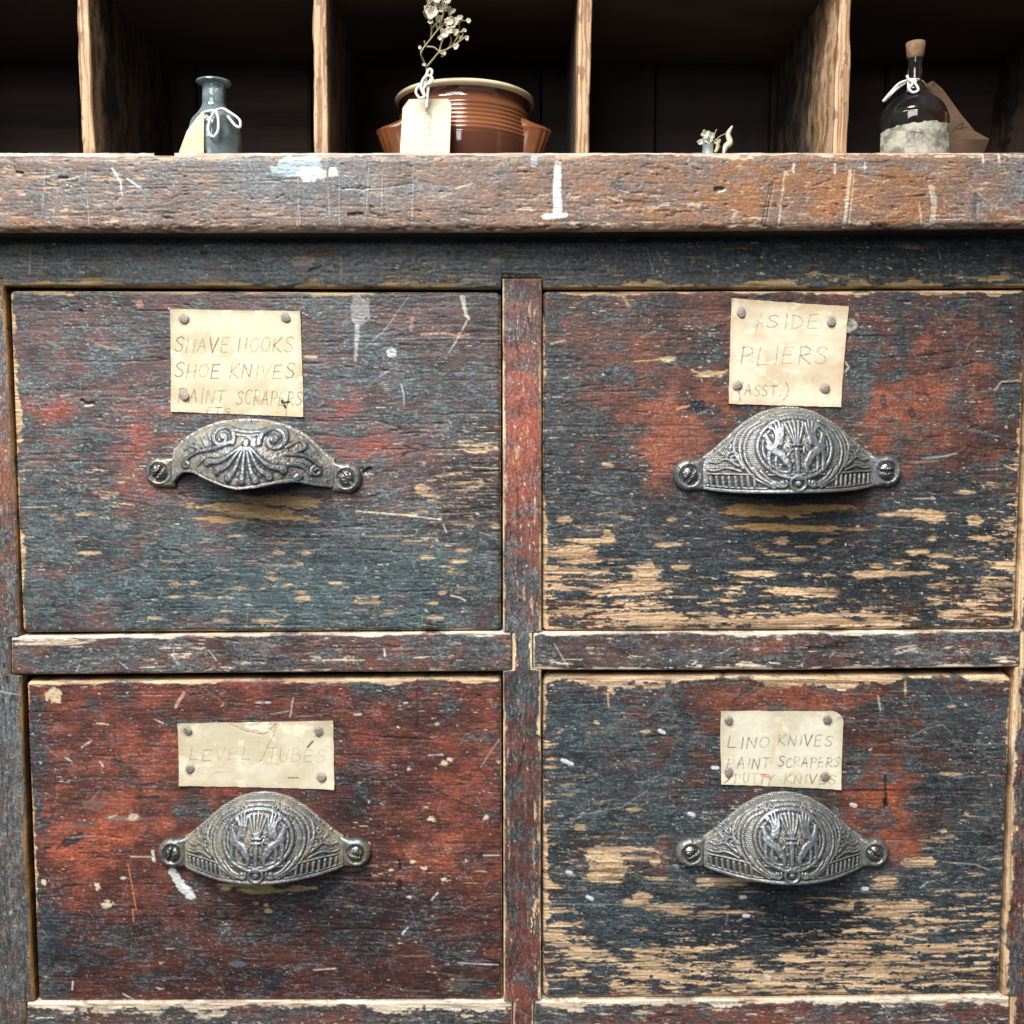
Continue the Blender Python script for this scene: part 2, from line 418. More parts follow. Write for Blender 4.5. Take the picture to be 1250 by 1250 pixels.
# worktop (front edge 18 mm proud of the frame)
LEDGE_Y = -0.018
wt = Face(const(-120), const(1370), seg((-120, 188), (0, 187.5), (1250, 183.5), (1370, 183)), seg((-120, 283), (0, 282.5), (625, 282), (1250, 277.5), (1370, 277)), 1.15, 11)
paint_wood(wt, dict(reds=((58, 43, 35), (112, 88, 74), (140, 92, 54)), darks=((64, 67, 70), (120, 122, 124)), cl=.42, lo=.08, hi=.92, tooth=.75, mx=3.4, my=1.4, chips=.008,
    R=(.50, [(1000, 232, 270, 60, .42), (180, 240, 300, 60, -.02)]),
    D=(.18, [(100, 220, 260, 70, .3), (420, 225, 140, 50, .34), (320, 210, 60, 30, .3), (1080, 200, 200, 10, .3), (1240, 220, 40, 50, .4), (560, 215, 60, 30, .2)]),
    T=(.1, [(350, 210, 120, 30, .5)]), S=(.55, [(900, 240, 300, 60, -.2)]),
    B=(.03, [(60, 240, 60, 30, .22), (130, 235, 30, 40, .15), (650, 260, 120, 30, .1), (820, 262, 200, 20, .12)]),
    bare0=(150, 118, 92), bare1=(206, 182, 156), wear=(0, 0, 5, 3.5), scr=420, spk=110, dent=110))
S_ = wt.stroke
# pale paint spills, ticks, cuts along the worktop edge
wt.patch(363, 203, 30, 13, (166, 184, 190), .85, .3, .35, 0, 14, 8); wt.patch(383, 213, 17, 9, (222, 220, 210), .95, .5, .5, -.1, 6, 5); wt.patch(407, 211, 6, 6, (222, 214, 196), .9, .5, .5)
S_([(681, 208), (680, 230), (681, 262)], 4.6, (206, 214, 222), .95, .5, rag=.8, w1=5.2); S_([(665, 265), (690, 263)], 3.2, (232, 232, 228), .97, .6, rag=.8)
S_([(681, 200), (681, 208)], 4, (210, 212, 212), .6, .2, rag=1.5); S_([(652, 191), (652, 201)], 4, (170, 184, 190), .7, .2, rag=1.2)
S_([(137, 206), (147, 222), (149, 238)], 1.6, (206, 214, 220), .9, .3, rag=.8, w1=.6); S_([(155, 218), (172, 230)], 1.3, (212, 218, 222), .9, .3, rag=.6)
for x, l in ((505, 60), (450, 46), (366, 60), (398, 50), (363, 55), (104, 60), (55, 40), (414, 60), (467, 50)):
    S_([(x, 205), (x + random.Random(x).uniform(-4, 5), 215 + l)], .55, (196, 192, 188), .55, -.6); S_([(x + 1.4, 207), (x + 2, 213 + l)], .5, (50, 52, 56), .5, -.5)
S_([(412, 230), (470, 229), (505, 224)], .7, (60, 62, 66), .8, -1); S_([(412, 231.5), (470, 230.5)], .5, (190, 190, 188), .6)
for pts in (((944, 222), (934, 275)), ((940, 226), (930, 274))): S_(pts, .8, (52, 52, 52), .8, -1)
for (x, x2, w) in ((958, 950, 1.4), (1038, 1030, 2.0), (1043, 1036, .9)): S_([(x, 208), (x2, 276)], w, (206, 190, 166), .75, -.4, rag=.8)
S_([(1137, 228), (1141, 250), (1138, 272)], 3.4, (190, 180, 166), .7, .2, rag=1.4); S_([(1122, 246), (1125, 274)], 1.5, (196, 180, 158), .7, 0, rag=.8)
S_([(1192, 238), (1190, 262)], 3.2, (60, 70, 78), .8, -.3, rag=1.2); S_([(1195, 248), (1194, 262)], 1.8, (128, 142, 148), .7, 0, rag=1)
for x, y in ((1019, 204), (969, 204), (1056, 202), (1200, 192), (1220, 192)): S_([(x, y - 4), (x, y + 7)], 1.8, (212, 206, 194), .8, .3, rag=.9)
S_([(750, 226), (762, 233), (757, 219)], 4.2, (66, 66, 66), .8, -.8, rag=1.8); S_([(756, 232), (768, 235)], 1.0, (176, 172, 166), .8); S_([(752, 222), (760, 218)], .8, (180, 176, 170), .6)
S_([(874, 231), (882, 231)], 2.6, (26, 24, 24), .95, -2.5, rag=.6); S_([(877, 234), (885, 232)], 1.0, (226, 218, 206), .9)
S_([(427, 262), (441, 261)], 2.2, (24, 24, 26), .9, -2.5, rag=.9); S_([(72, 217), (82, 217)], 1.5, (24, 24, 26), .9, -2); S_([(20, 210), (27, 211)], 1.6, (24, 24, 26), .9, -2)
S_([(792, 258), (812, 248)], 1.6, (196, 182, 166), .6, 0, rag=.8); S_([(556, 230), (577, 224)], .9, (206, 200, 192), .8); S_([(893, 268), (899, 258)], 2.2, (196, 180, 160), .6, 0, rag=1)
S_([(1085, 242), (1128, 238)], .7, (70, 56, 50), .8, -.8); S_([(1118, 239), (1130, 238)], 1.0, (40, 34, 32), .8, -1)
for k in range(120):
    rr = wt.rng; x = rr.uniform(820, 1250); y = rr.uniform(190, 272)
    a = rr.uniform(-1, 1) * .8; l = rr.exponential(5) + 1
    S_([(x - l * math.cos(a), y - l * math.sin(a)), (x + l * math.cos(a), y + l * math.sin(a))], rr.uniform(.3, .8), (206, 190, 168), rr.uniform(.25, .6), 0, rag=.5)
wt.h += np.minimum(0, -(fbm(wt.X / 10, wt.Y / 4, 4, 77) - .45) * 9) * (1 - sst(0, 9, wt.eB)) * 1.0
wt.h -= 1.4 * sst(.765, .82, fbm(wt.X / 12, wt.Y / 3.0, 3, 78))
Vw = wt.geometry(LEDGE_Y, 8, 12)
adopt(sheet_mesh('worktop', Vw, M_wood, wt.col, wt.r, None, 0.16, True, lin((44, 38, 34))), cab)  # unpainted wood, darkened further to paint in shade under the overhang

# top rail
tr = Face(const(-120), const(1370), seg((-120, 282), (0, 282), (1250, 277), (1370, 277)),
          step_in(seg((-120, 349), (0, 349.5), (300, 351), (600, 352.5), (1000, 352.5), (1250, 350.5), (1370, 350)), ((612, 662.5, 339.2), (-200, 4, 340), (1262, 1400, 340))), 1.15, 12)
paint_wood(tr, dict(reds=((50, 44, 40), (82, 68, 56), (110, 80, 58)), darks=((22, 28, 30), (90, 95, 95)),
    R=(.5, []), D=(.8, [(260, 320, 300, 30, -.1), (900, 320, 400, 40, .1)]), T=(.1, [(260, 325, 320, 30, .4)]), S=(.3, [(200, 330, 300, 16, .4), (1000, 320, 350, 50, -.2)]),
    chips=.012, K=(0, [(1020, 312, 330, 34, .8), (720, 312, 150, 34, .55), (1250, 320, 120, 30, .4)]), B=(.015, [(560, 342, 60, 9, .45), (480, 345, 50, 6, .4), (1020, 335, 60, 12, .25), (1200, 343, 60, 8, .3), (380, 312, 20, 8, .35)]),
    bare0=(110, 86, 56), bare1=(190, 158, 112), wear=(0, 0, 0, 7), scr=420, spk=160, dent=60))
tr.patch(370, 318, 14, 6, (150, 140, 116), .6); tr.patch(605, 319, 9, 3, (150, 140, 116), .6)
S_ = tr.stroke
S_([(416, 308), (416, 342)], .7, (176, 170, 156), .6); S_([(37, 300), (36, 335)], 1.0, (176, 172, 156), .6, 0, rag=.6); S_([(519, 333), (545, 327)], 1.2, (170, 156, 128), .6, 0, rag=.8)
S_([(378, 331), (390, 326)], 1.6, (26, 26, 28), .8, -1.5, rag=.5); S_([(246, 309), (251, 309)], 1.7, (24, 24, 26), .85, -1.5, rag=.5)
S_([(790, 304), (797, 332)], .7, (150, 150, 150), .5); S_([(803, 308), (806, 318)], 1.1, (130, 134, 136), .6); S_([(1145, 304), (1148, 316)], 1.0, (130, 134, 136), .5)
part('top_rail', tr, 0.0, 0.03, M_wood, 4)

# centre stile with its halved joints
cs = Face(step_in(seg((339, 613.5), (1265, 615)), ((771.5, 819.5, 625.5), (1223, 1400, 626.5))), step_in(seg((339, 661), (1265, 660.5)), ((772, 818, 650), (1221, 1400, 651.5))), const(340), const(1265), 1.1, 13)
paint_wood(cs, dict(vert=1, reds=((50, 34, 33), (108, 66, 58), (150, 74, 52)), darks=((22, 29, 32), (92, 98, 99)),
    R=(.42, [(640, 540, 40, 120, .3), (638, 560, 20, 50, .25), (640, 420, 40, 100, .1)]), D=(.24, [(638, 365, 40, 30, .4), (640, 560, 40, 110, -.25), (638, 760, 60, 130, .45), (640, 950, 60, 150, .2), (645, 1120, 60, 90, .1)]),
    T=(.2, [(640, 860, 60, 60, .5)]), S=(.55, [(640, 1000, 50, 200, -.15)]), B=(.02, [(658, 1090, 5, 60, .3)]), wear=(2.2, 2.6, 1, 0), K=(0, [(640, 1050, 40, 160, .2)]), scr=500, spk=260, dent=60,
    bare0=(170, 134, 98), bare1=(240, 216, 180)))
for x, y in ((633, 545), (640, 590), (651, 662), (628, 520), (645, 640)): cs.stroke([(x, y), (x + 1, y + 2)], 1.3, (216, 206, 198), .8, .3)
part('stile', cs, -0.0008, 0.03, M_woodv, 1.6)

# left and right stiles
ls = Face(const(-110), step_in(seg((339, 4), (350, 5), (590, 18), (771, 23), (825, 25.6), (1050, 33), (1130, 37.5), (1222, 42), (1300, 46)), ((777, 824, 12), (1223, 1400, 31))), const(340), const(1265), 1.1, 14)
paint_wood(ls, dict(vert=1, reds=((44, 34, 33), (98, 68, 58), (132, 80, 56)), darks=((30, 34, 36), (108, 109, 109)), R=(.5, [(8, 560, 18, 80, .35)]),
    D=(.62, [(6, 560, 30, 110, -.45), (10, 900, 60, 90, .35), (10, 720, 40, 60, -.1), (20, 1150, 60, 120, .2)]), S=(.6, []), T=(.25, [(10, 860, 50, 60, .4)]), B=(.02, []), wear=(0, 3.2, 1, 0),
    bare0=(104, 72, 40), bare1=(168, 126, 80), scr=500, spk=260, dent=60))
ls.stroke([(-5, 843), (22, 848)], .8, (190, 186, 178), .8, -.5)
part('stile', ls, -0.0004, 0.03, M_woodv, 2.6)
rs = Face(step_in(seg((339, 1262), (350, 1262), (770, 1242.5), (830, 1239), (1215, 1224.5), (1300, 1221)), ((771, 815, 1246.5), (1216, 1400, 1234))), const(1370), const(340), const(1265), 1.1, 15)
paint_wood(rs, dict(vert=1, reds=((52, 38, 36), (100, 66, 58), (150, 100, 66)), darks=((46, 48, 52), (100, 98, 98)), R=(.35, []), D=(.55, []), S=(.3, []), B=(.02, []), wear=(5.5, 0, 1, 0),
    bare0=(170, 132, 94), bare1=(236, 206, 166), scr=400, spk=200, dent=50))
part('stile', rs, -0.0004, 0.03, M_woodv, 2.6)

# rails between the drawers
def rail(xl, xr, yt, yb, seed, p):
    f = Face(xl, xr, yt, yb, 1.1, seed)
    d = dict(reds=((44, 34, 33), (86, 62, 58), (122, 70, 56)), darks=((24, 29, 31), (92, 96, 97)), S=(.5, []), B=(.03, []), wear=(1, 1, 3.6, 2.4), scr=620, spk=330, dent=60, bare0=(178, 150, 122), bare1=(240, 226, 204))
    d.update(p); paint_wood(f, d); return f
r1 = rail(const(13), const(624.5), seg((12, 777.5), (310, 773.5), (625, 771.5)), seg((12, 824), (310, 821.5), (625, 819.5)), 21,
    dict(R=(.5, [(40, 795, 16, 12, .5), (112, 790, 20, 12, .3), (400, 800, 60, 20, .1)]), D=(.40, [(90, 805, 70, 30, .35), (210, 800, 60, 26, .2), (590, 795, 40, 30, .4), (330, 812, 60, 14, .3)]), T=(.2, [(590, 800, 60, 30, .3)])))
for pts in ([(212, 790), (211, 802), (218, 811)], [(255, 794), (264, 806)], [(92, 822), (97, 812)], [(146, 808), (156, 816)], [(243, 822), (262, 815)]): r1.stroke(pts, .9, (188, 196, 200), .75, 0, rag=.5)
r1.patch(60, 783, 50, 5, 0, .95, -.4, .5, 0, 20, 3, True); r1.stroke([(469, 793), (470, 801)], 1.5, (222, 204, 176), .9)
part('rail', r1, -0.0006, 0.03, M_wood, 3.2)
r2 = rail(const(651), const(1246), seg((650, 772), (950, 771.5), (1246, 769)), seg((650, 818.5), (950, 818.5), (1246, 814.5)), 22,
    dict(R=(.38, [(945, 785, 60, 16, .3), (1170, 800, 50, 20, .1)]), D=(.56, [(945, 785, 70, 20, -.4), (1160, 800, 50, 16, -.25), (1080, 800, 50, 20, .2)]), S=(.42, []), B=(.02, [(680, 812, 24, 6, .6), (1220, 808, 30, 8, .45), (900, 814, 160, 5, .35)]), wear=(1, 1, 2.6, 3.2)))
for pts in ([(1092, 791), (1099, 797)], [(1013, 802), (1019, 796)], [(875, 800), (895, 790)], [(676, 785), (694, 815)]): r2.stroke(pts, .9, (188, 192, 194), .7, 0, rag=.5)
part('rail', r2, -0.0006, 0.03, M_wood, 3.2)
r3 = rail(const(32), const(625.5), seg((30, 1224), (310, 1223.5), (625, 1222.5)), const(1290), 23, dict(R=(.55, [(430, 1245, 140, 16, .2)]), D=(.5, [(60, 1245, 60, 20, .3), (230, 1240, 60, 14, .3), (520, 1240, 50, 14, .3)]), wear=(1, 1, 9, 0)))
part('rail', r3, -0.0006, 0.03, M_wood, 3.2)
r4 = rail(const(652.5), const(1233), seg((650, 1222), (940, 1220), (1233, 1216)), const(1290), 24, dict(R=(.55, [(940, 1240, 120, 16, .3)]), D=(.5, [(690, 1240, 50, 20, .3), (1090, 1232, 60, 10, .4), (940, 1240, 120, 16, -.3)]), wear=(1, 1, 8.5, 0)))
part('rail', r4, -0.0006, 0.03, M_wood, 3.2)

# body of the cabinet behind the face frame
def box(name, x0, x1, y0, y1, z0, z1, mat, parent=None, bev=0.0):
    bm = bmesh.new(); bmesh.ops.create_cube(bm, size=1)
    for v in bm.verts: v.co = Vector(((x0 + x1) / 2 + v.co.x * (x1 - x0), (y0 + y1) / 2 + v.co.y * (y1 - y0), (z0 + z1) / 2 + v.co.z * (z1 - z0)))
    if bev: bmesh.ops.bevel(bm, geom=bm.edges[:], offset=bev, segments=2, affect='EDGES')
    me = bpy.data.meshes.new(name); bm.to_mesh(me); bm.free(); me.materials.append(mat)
    o = bpy.data.objects.new(name, me); SC.collection.objects.link(o)
    if parent is not None: adopt(o, parent)
    return o
zb = float(P(0, 1290, 0)[2]); zt = float(P(625, 270, LEDGE_Y)[2])
box('carcass', float(P(-110, 600)[0]), float(P(1360, 600)[0]), 0.031, 0.155, zb, zt - .004, M_carcass, cab)

# ------------------------------------------------------------------ handwriting: single-stroke capitals on a unit box
GL = {
 'S': [[(.9, .86), (.6, 1), (.2, .92), (.1, .72), (.35, .56), (.7, .44), (.86, .25), (.65, .04), (.25, 0), (.02, .14)]],
 'H': [[(.1, 1), (.05, 0)], [(.9, 1), (.85, 0)], [(.06, .5), (.9, .52)]],
 'A': [[(0, 0), (.5, 1), (.92, 0)], [(.2, .36), (.8, .38)]],
 'V': [[(0, 1), (.42, 0), (.95, 1)]],
 'E': [[(.85, 1), (.12, .98), (.05, 0), (.85, .02)], [(.08, .52), (.7, .54)]],
 'O': [[(.5, 1), (.15, .85), (.02, .45), (.2, .06), (.55, 0), (.88, .25), (.95, .65), (.75, .95), (.5, 1)]],
 'K': [[(.1, 1), (.04, 0)], [(.9, 1), (.08, .45), (.95, 0)]],
 'N': [[(.04, 0), (.12, 1), (.84, .02), (.94, 1)]],
 'I': [[(.5, 1), (.45, 0)]],
 'P': [[(.15, 1), (.08, 0)], [(.0, .9), (.45, 1), (.9, .86), (.85, .6), (.5, .46), (.12, .46)]],
 'T': [[(0, .98), (1, 1)], [(.52, 1), (.45, 0)]],
 'C': [[(.92, .85), (.6, 1), (.2, .85), (.03, .45), (.2, .08), (.55, 0), (.9, .14)]],
 'R': [[(.12, 1), (.05, 0)], [(.02, .95), (.5, 1), (.86, .84), (.8, .6), (.1, .48), (.95, 0)]],
 'L': [[(.2, 1), (.08, .02), (.85, .02)]],
 'U': [[(.05, 1), (.1, .2), (.4, 0), (.75, .15), (.92, 1)]],
 'B': [[(.12, 1), (.08, 0)], [(.05, 1), (.6, .98), (.8, .78), (.6, .56), (.12, .52)], [(.5, .54), (.9, .4), (.88, .14), (.5, 0), (.06, .02)]],
 'D': [[(.12, 1), (.08, 0)], [(.0, 1), (.5, .96), (.92, .6), (.85, .25), (.5, .02), (.05, 0)]],
 'Y': [[(.02, 1), (.42, .5)], [(.95, 1), (.4, .45), (.2, -.15)]],
 '&': [[(.75, 1.1), (.45, -.25)], [(.95, .42), (.55, .3), (.3, .05), (.2, .35), (.5, .62), (.9, .3), (1.0, .02)]],
 '.': [[(.4, 0), (.5, .04)]],
 '(': [[(.8, 1.25), (.4, .7), (.35, .2), (.7, -.5)]],
 ')': [[(.3, 1.3), (.8, .8), (.75, .1), (.2, -.4)]],
}
def write(stroke, text, x0, x1, y, hgt, w=.55, c=(104, 92, 74), a=.75, slope=0., seed=0, slant=.12):
    r = random.Random(seed + len(text)); n = sum(.55 if ch in ' I.' else 1 for ch in text); adv = (x1 - x0) / n; x = x0
    for ch in text:
        k = .55 if ch in ' I.' else 1.
        if ch != ' ':
            jx, jy, js = r.uniform(-.6, .6), r.uniform(-1, 1), r.uniform(.92, 1.1)
            for st in GL[ch]:
                pts = []
                for (u, v) in st:
                    px = x + jx + adv * k * .78 * u + slant * hgt * v; py = y + jy - hgt * js * v + slope * (x - x0)
                    pts.append((px, py))
                sm = []
                for q in range(len(pts) - 1):
                    sm.append(pts[q])
                sm.append(pts[-1])
                stroke(sm, w * r.uniform(.7, 1.15), c, a * r.uniform(.6, 1.05), -.1, soft=.55, rag=.10)
        x += adv * k

# small turned / stamped metal heads
def head_mesh(name, r, hgt, mat, slot=None, seed=0, irr=0.0, sides=28, rings=9):
    rg = np.random.RandomState(seed); ph = rg.uniform(0, 6.28, 3)
    verts = [(0, -hgt, 0)]; 
    for i in range(1, rings + 1):
        q = i / rings
        for k in range(sides):
            a = 2 * math.pi * k / sides
            rr = r * q * (1 + irr * (.6 * math.sin(2 * a + ph[0]) + .4 * math.sin(3 * a + ph[1])))
            verts.append((rr * math.cos(a), -hgt * math.sqrt(max(0, 1 - q ** 2.6)), rr * math.sin(a)))
    for k in range(sides): verts.append((verts[-sides][0] if 0 else verts[1 + (rings - 1) * sides + k][0], hgt * .8, verts[1 + (rings - 1) * sides + k][2]))
    V = np.array(verts)
    if slot is not None:
        ca, sa = math.cos(slot), math.sin(slot)
        d = np.abs(-V[:, 0] * sa + V[:, 2] * ca)
        V[:, 1] += np.where((d < r * .17) & (V[:, 1] < 0), hgt * .75, 0)
    if irr: V[:, 1] += (rg.rand(len(V)) - .5) * hgt * .25 * (V[:, 1] < 0)
    quads = []; tri = []
    for k in range(sides): tri.append([0, 1 + k, 1 + (k + 1) % sides])
    for i in range(rings):
        for k in range(sides):
            a = 1 + i * sides + k; b_ = 1 + i * sides + (k + 1) % sides
            quads.append((a, a + sides, b_ + sides, b_))
    return raw_mesh(name, V, quads, mat, None, None, None, True, tri)

# ------------------------------------------------------------------ label cards
def card(drawer, quad, seed, lines, tint, label, Y0, nails, extra=None, notch=None):
    (ax, ay), (bx, by), (cx, cy), (dx, dy) = quad                     # TL, TR, BR, BL
    f = Face.__new__(Face); st = .55
    f.nx = int((bx - ax) / st); f.ny = int((dy - ay) / st); f.seed = seed; f.rng = np.random.RandomState(seed)
    u = np.ones((f.ny, 1)) * np.linspace(0, 1, f.nx)[None]; v = np.linspace(0, 1, f.ny)[:, None] * np.ones((1, f.nx))
    X = (ax + (bx - ax) * u) * (1 - v) + (dx + (cx - dx) * u) * v
    Y = (ay + (by - ay) * u) * (1 - v) + (dy + (cy - dy) * u) * v
    q = lambda t, s_: (fbm(t / 9, t * 0 + s_, 3, seed + 2) - .5)
    X = X + (q(Y, 1.5) * 1.1) * (1 - u) ** 8 + q(Y, 7.5) * 1.1 * u ** 8
    Y = Y + q(X, 3.5) * 1.1 * (1 - v) ** 8 + q(X, 5.5) * 1.1 * v ** 8
    if notch is not None: X, Y = notch(X, Y, u, v)
    f.X, f.Y, f.u, f.v = X, Y, u, v
    f.r = np.full(X.shape, .8); f.h = (fbm(X / 25, Y / 20, 3, seed + 4) - .5) * .8 + (fbm(X / 4, Y / 4, 2, seed + 6) - .5) * .10
    t0, t1, t2 = [lin(c) for c in tint]
    n1 = fbm(X / 38, Y / 30, 4, seed + 7); n2 = fbm(X / 5, Y / 5, 3, seed + 8)
    col = mix(t0, t1, sst(.3, .68, n1)); col = col * (.95 + .1 * n2)[..., None]
    ed = np.minimum(np.minimum(u * (bx - ax), (1 - u) * (bx - ax)), np.minimum(v * (dy - ay), (1 - v) * (dy - ay)))
    col = mix(col, t2, .5 * (1 - sst(0, 9, ed + (n1 - .5) * 10)))
    col = mix(col, lin((232, 222, 196)), .5 * sst(.64, .72, fbm(X / 14, Y / 10, 4, seed + 12)))
    f.col = col
    for (txt, x0, x1, y, hg, sl, cc) in lines: write(f.stroke, txt, x0, x1, y, hg, .66, cc, .9, sl, seed)
    for k in range(26):
        rr = f.rng; x = rr.uniform(ax, bx); y = rr.uniform(ay, dy); l = rr.exponential(4) + 1; a = rr.uniform(0, 3.14)
        f.stroke([(x, y), (x + l * math.cos(a), y + l * math.sin(a))], rr.uniform(.2, .6), rr.choice([0, 1]) and (236, 228, 206) or (140, 120, 88), rr.uniform(.15, .4))
    for (nx_, ny_) in nails: f.stroke([(nx_, ny_), (nx_ + .5, ny_ + 1)], 6.2, (112, 84, 62), .55, -.3, soft=2.2, rag=1.5)
    if extra: extra(f)
    V = P(f.X, f.Y, Y0); lift = (np.abs(u - .5) * 2) ** 4 * (np.abs(v - .5) * 2) ** 3 * 2.4
    V[..., 1] -= (f.h + 1.4 + lift) * PXM
    o = adopt(sheet_mesh('label_card', V, M_card, f.col, f.r, None, Y0), drawer)
    if label: o['label'] = label
    for i, (nx_, ny_) in enumerate(nails):
        nl = head_mesh('nail', 5.6 * PXM, 1.5 * PXM, M_nail, None, seed * 7 + i, .14, 22, 8)
        nl.location = P(nx_, ny_, Y0 - 2.2 * PXM); nl.rotation_euler = (random.Random(seed + i).uniform(-.2, .2), random.Random(seed * 3 + i).uniform(0, 6), random.Random(seed * 5 + i).uniform(-.2, .2))
        adopt(nl, o)
    return o

# ------------------------------------------------------------------ cast cup handles
def seg_d(X, Z, a, b):
    vx, vz = b[0] - a[0], b[1] - a[1]; l2 = vx * vx + vz * vz + 1e-9
    t = np.clip(((X - a[0]) * vx + (Z - a[1]) * vz) / l2, 0, 1)
    return np.hypot(X - a[0] - t * vx, Z - a[1] - t * vz), t
def smooth(pts, n=6):
    p = np.asarray(pts, float); p = np.vstack([2 * p[0] - p[1], p, 2 * p[-1] - p[-2]]); out = []
    for i in range(1, len(p) - 2):
        for k in range(n):
            t = k / n; a, b, c, d = p[i - 1], p[i], p[i + 1], p[i + 2]
            out.append(.5 * (2 * b + (c - a) * t + (2 * a - 5 * b + 4 * c - d) * t * t + (3 * b - a - 3 * c + d) * t ** 3))
    out.append(p[-2]); return np.array(out)
class Relief:
    def __init__(s, X, Z): s.X, s.Z = X, Z; s.h = np.zeros(X.shape)
    def line(s, pts, w, h, w1=None, mirror=True, add=0):
        pts = smooth(pts, 4) if 2 < len(pts) < 12 else pts; h = h * .52; w = w * 1.22
        w1 = None if w1 is None else w1 * 1.22
        for sg in ((1, -1) if mirror else (1,)):
            n = len(pts) - 1
            for k in range(n):
                d, t = seg_d(s.X, s.Z, (pts[k][0] * sg, pts[k][1]), (pts[k + 1][0] * sg, pts[k + 1][1]))
                ww = w if w1 is None else w + (w1 - w) * (k + t) / n
                v = h * sst(0, .62, 1 - d / ww)
                s.h = np.maximum(s.h, v) if not add else s.h + v
    def ell(s, cx, cz, a, b, w, h, t0=0, t1=360, mirror=False):
        T = np.radians(np.linspace(t0, t1, 40))
        s.line([(cx + a * math.cos(t), cz + b * math.sin(t)) for t in T], w, h, None, mirror)
    def spiral(s, cx, cz, r0, r1, a0, turns, w, h, w1=None, mirror=False):
        T = np.linspace(0, 1, 34)
        s.line([(cx + (r0 + (r1 - r0) * t) * math.cos(a0 + 6.283 * turns * t), cz + (r0 + (r1 - r0) * t) * math.sin(a0 + 6.283 * turns * t)) for t in T], w, h, w1, mirror)

def relief_emblem(X, Z):
    r = Relief(X, Z)
    # pebbled ground on the shoulders
    out = ((X / 43) ** 2 + ((Z - 30) / 35) ** 2) > 1
    px, pz = X / 2.7, Z / 2.5
    cell = np.abs(np.sin(px * math.pi + (np.floor(pz) % 2) * math.pi / 2)) * np.abs(np.sin(pz * math.pi))
    ground = np.where(out & (Z > 6), .55 * cell, 0) + np.where(~out, .8 * noise(X / 1.6, Z / 1.6, 5), 0)
    r.ell(0, 30, 42, 34.5, 2.2, 3.6); r.ell(0, 30, 37, 30, 1.4, 2.2)
    r.line([(30, 60), (46, 50), (55, 34), (54, 16), (44, 0), (30, -10), (18, -14)], 1.7, 3.0)
    r.line([(36, 62), (52, 50), (60, 34), (58, 14), (47, -3), (30, -13)], 1.2, 2.0)
    r.line([(48, 8), (38, -4), (24, -12)], 1.6, 2.6); r.line([(40, 4), (30, -6), (16, -12)], 1.6, 2.8)
    r.ell(0, -10, 8.5, 8, 1.8, 4.2); r.line([(0, -10), (.1, -10)], 3.6, 4.2, None, False)
    r.spiral(17, -10, 5, 1, 2.5, 1.1, 1.5, 3.4, None, True); r.spiral(27, -13, 4, 1, 0, 1, 1.4, 3.0, None, True)
    r.line([(-32, 0), (32, 0)], 1.1, 2.6, None, False); r.line([(-34, 3.5), (34, 3.5)], .8, 1.6, None, False)
    # torch
    r.line([(0, 3), (0, 28)], 2.4, 3.6, 3.4, False); r.line([(-5, 28), (5, 28)], 1.4, 4.0, None, False); r.line([(-5.5, 33), (5.5, 33)], 1.5, 4.0, None, False)
    for x, z in ((-10.5, 57), (-5.4, 60), (0, 61), (5.4, 60), (10.5, 57)): r.line([(x * .25, 35), (x, z)], 1.2, 3.0, 2.0, False)
    # two winged beasts either side of the torch
    for tip in ((13, 57), (17, 60), (21.5, 59), (25, 55)): r.line([(24, 31), ((24 + tip[0]) / 2 - 3.5, (31 + tip[1]) / 2), tip], 3.4, 4.0, 1.8)
    r.line([(18, 36), (16, 44), (18, 50)], 4.4, 3.6, 3.0); r.line([(27, 53), (26, 52)], 2.8, 4.4)
    r.line([(28, 33), (31, 39), (32, 44)], 4.4, 4.2, 2.8); r.line([(32, 45), (35, 43)], 2.8, 4.4, 1.6)
    r.line([(29, 31), (23, 26), (17, 22), (12, 14)], 6.0, 4.4, 5.0); r.line([(12, 15), (9.5, 9), (10, 3)], 4.4, 4.2, 2.0); r.line([(10, 3), (14, 2.6)], 2.0, 3.6)
    r.line([(29, 30), (31, 19), (29, 4)], 3.6, 4.0, 1.9); r.line([(22, 24), (24, 14), (22, 4)], 2.6, 3.2, 1.6); r.line([(12, 20), (7.5, 26), (8.5, 31)], 1.6, 3.0, 1.2)
    # side leaves
    r.spiral(67, 20, 7, 1.5, 0, 1.2, 1.7, 2.8, None, True); r.spiral(72, 33, 4.5, 1, 1, 1.1, 1.4, 2.2, None, True)
    r.line([(58, 8), (66, 28), (63, 42), (57, 50)], 2.2, 2.8, 1.0); r.line([(62, 10), (75, 18), (84, 14), (92, 15)], 2.0, 2.8, 1.2)
    r.line([(60, 4), (74, 8), (86, 5), (95, 6)], 1.3, 2.6); r.line([(78, 24), (84, 30)], 2.0, 2.4); r.line([(70, 40), (66, 46)], 2.0, 2.2)
    # crest scrolls and border
    r.spiral(20, 66, 4, 1, 3, 1, 1.3, 2.0, None, True); r.line([(15, 67), (0, 69)], 1.6, 2.2)
    r.line([(0, 72.5), (14, 71.5), (32, 66), (52, 54), (70, 38), (84, 26), (95, 18)], 1.5, 2.2)
    # fluted apron and rim
    r.line([(44, 0), (70, 1), (94, 1)], 1.2, 2.6)
    for k in range(8): 
        x = 46 + k * 6.4; r.line([(x + 1, -2.5), (x, -13)], 1.5, 2.8)
    r.line([(34, -15.5), (70, -14.5), (96, -12)], .9, 2.0)
    r.line([(0, -19), (60, -19), (98, -16)], 2.2, 2.8)
    return np.maximum(r.h, ground)

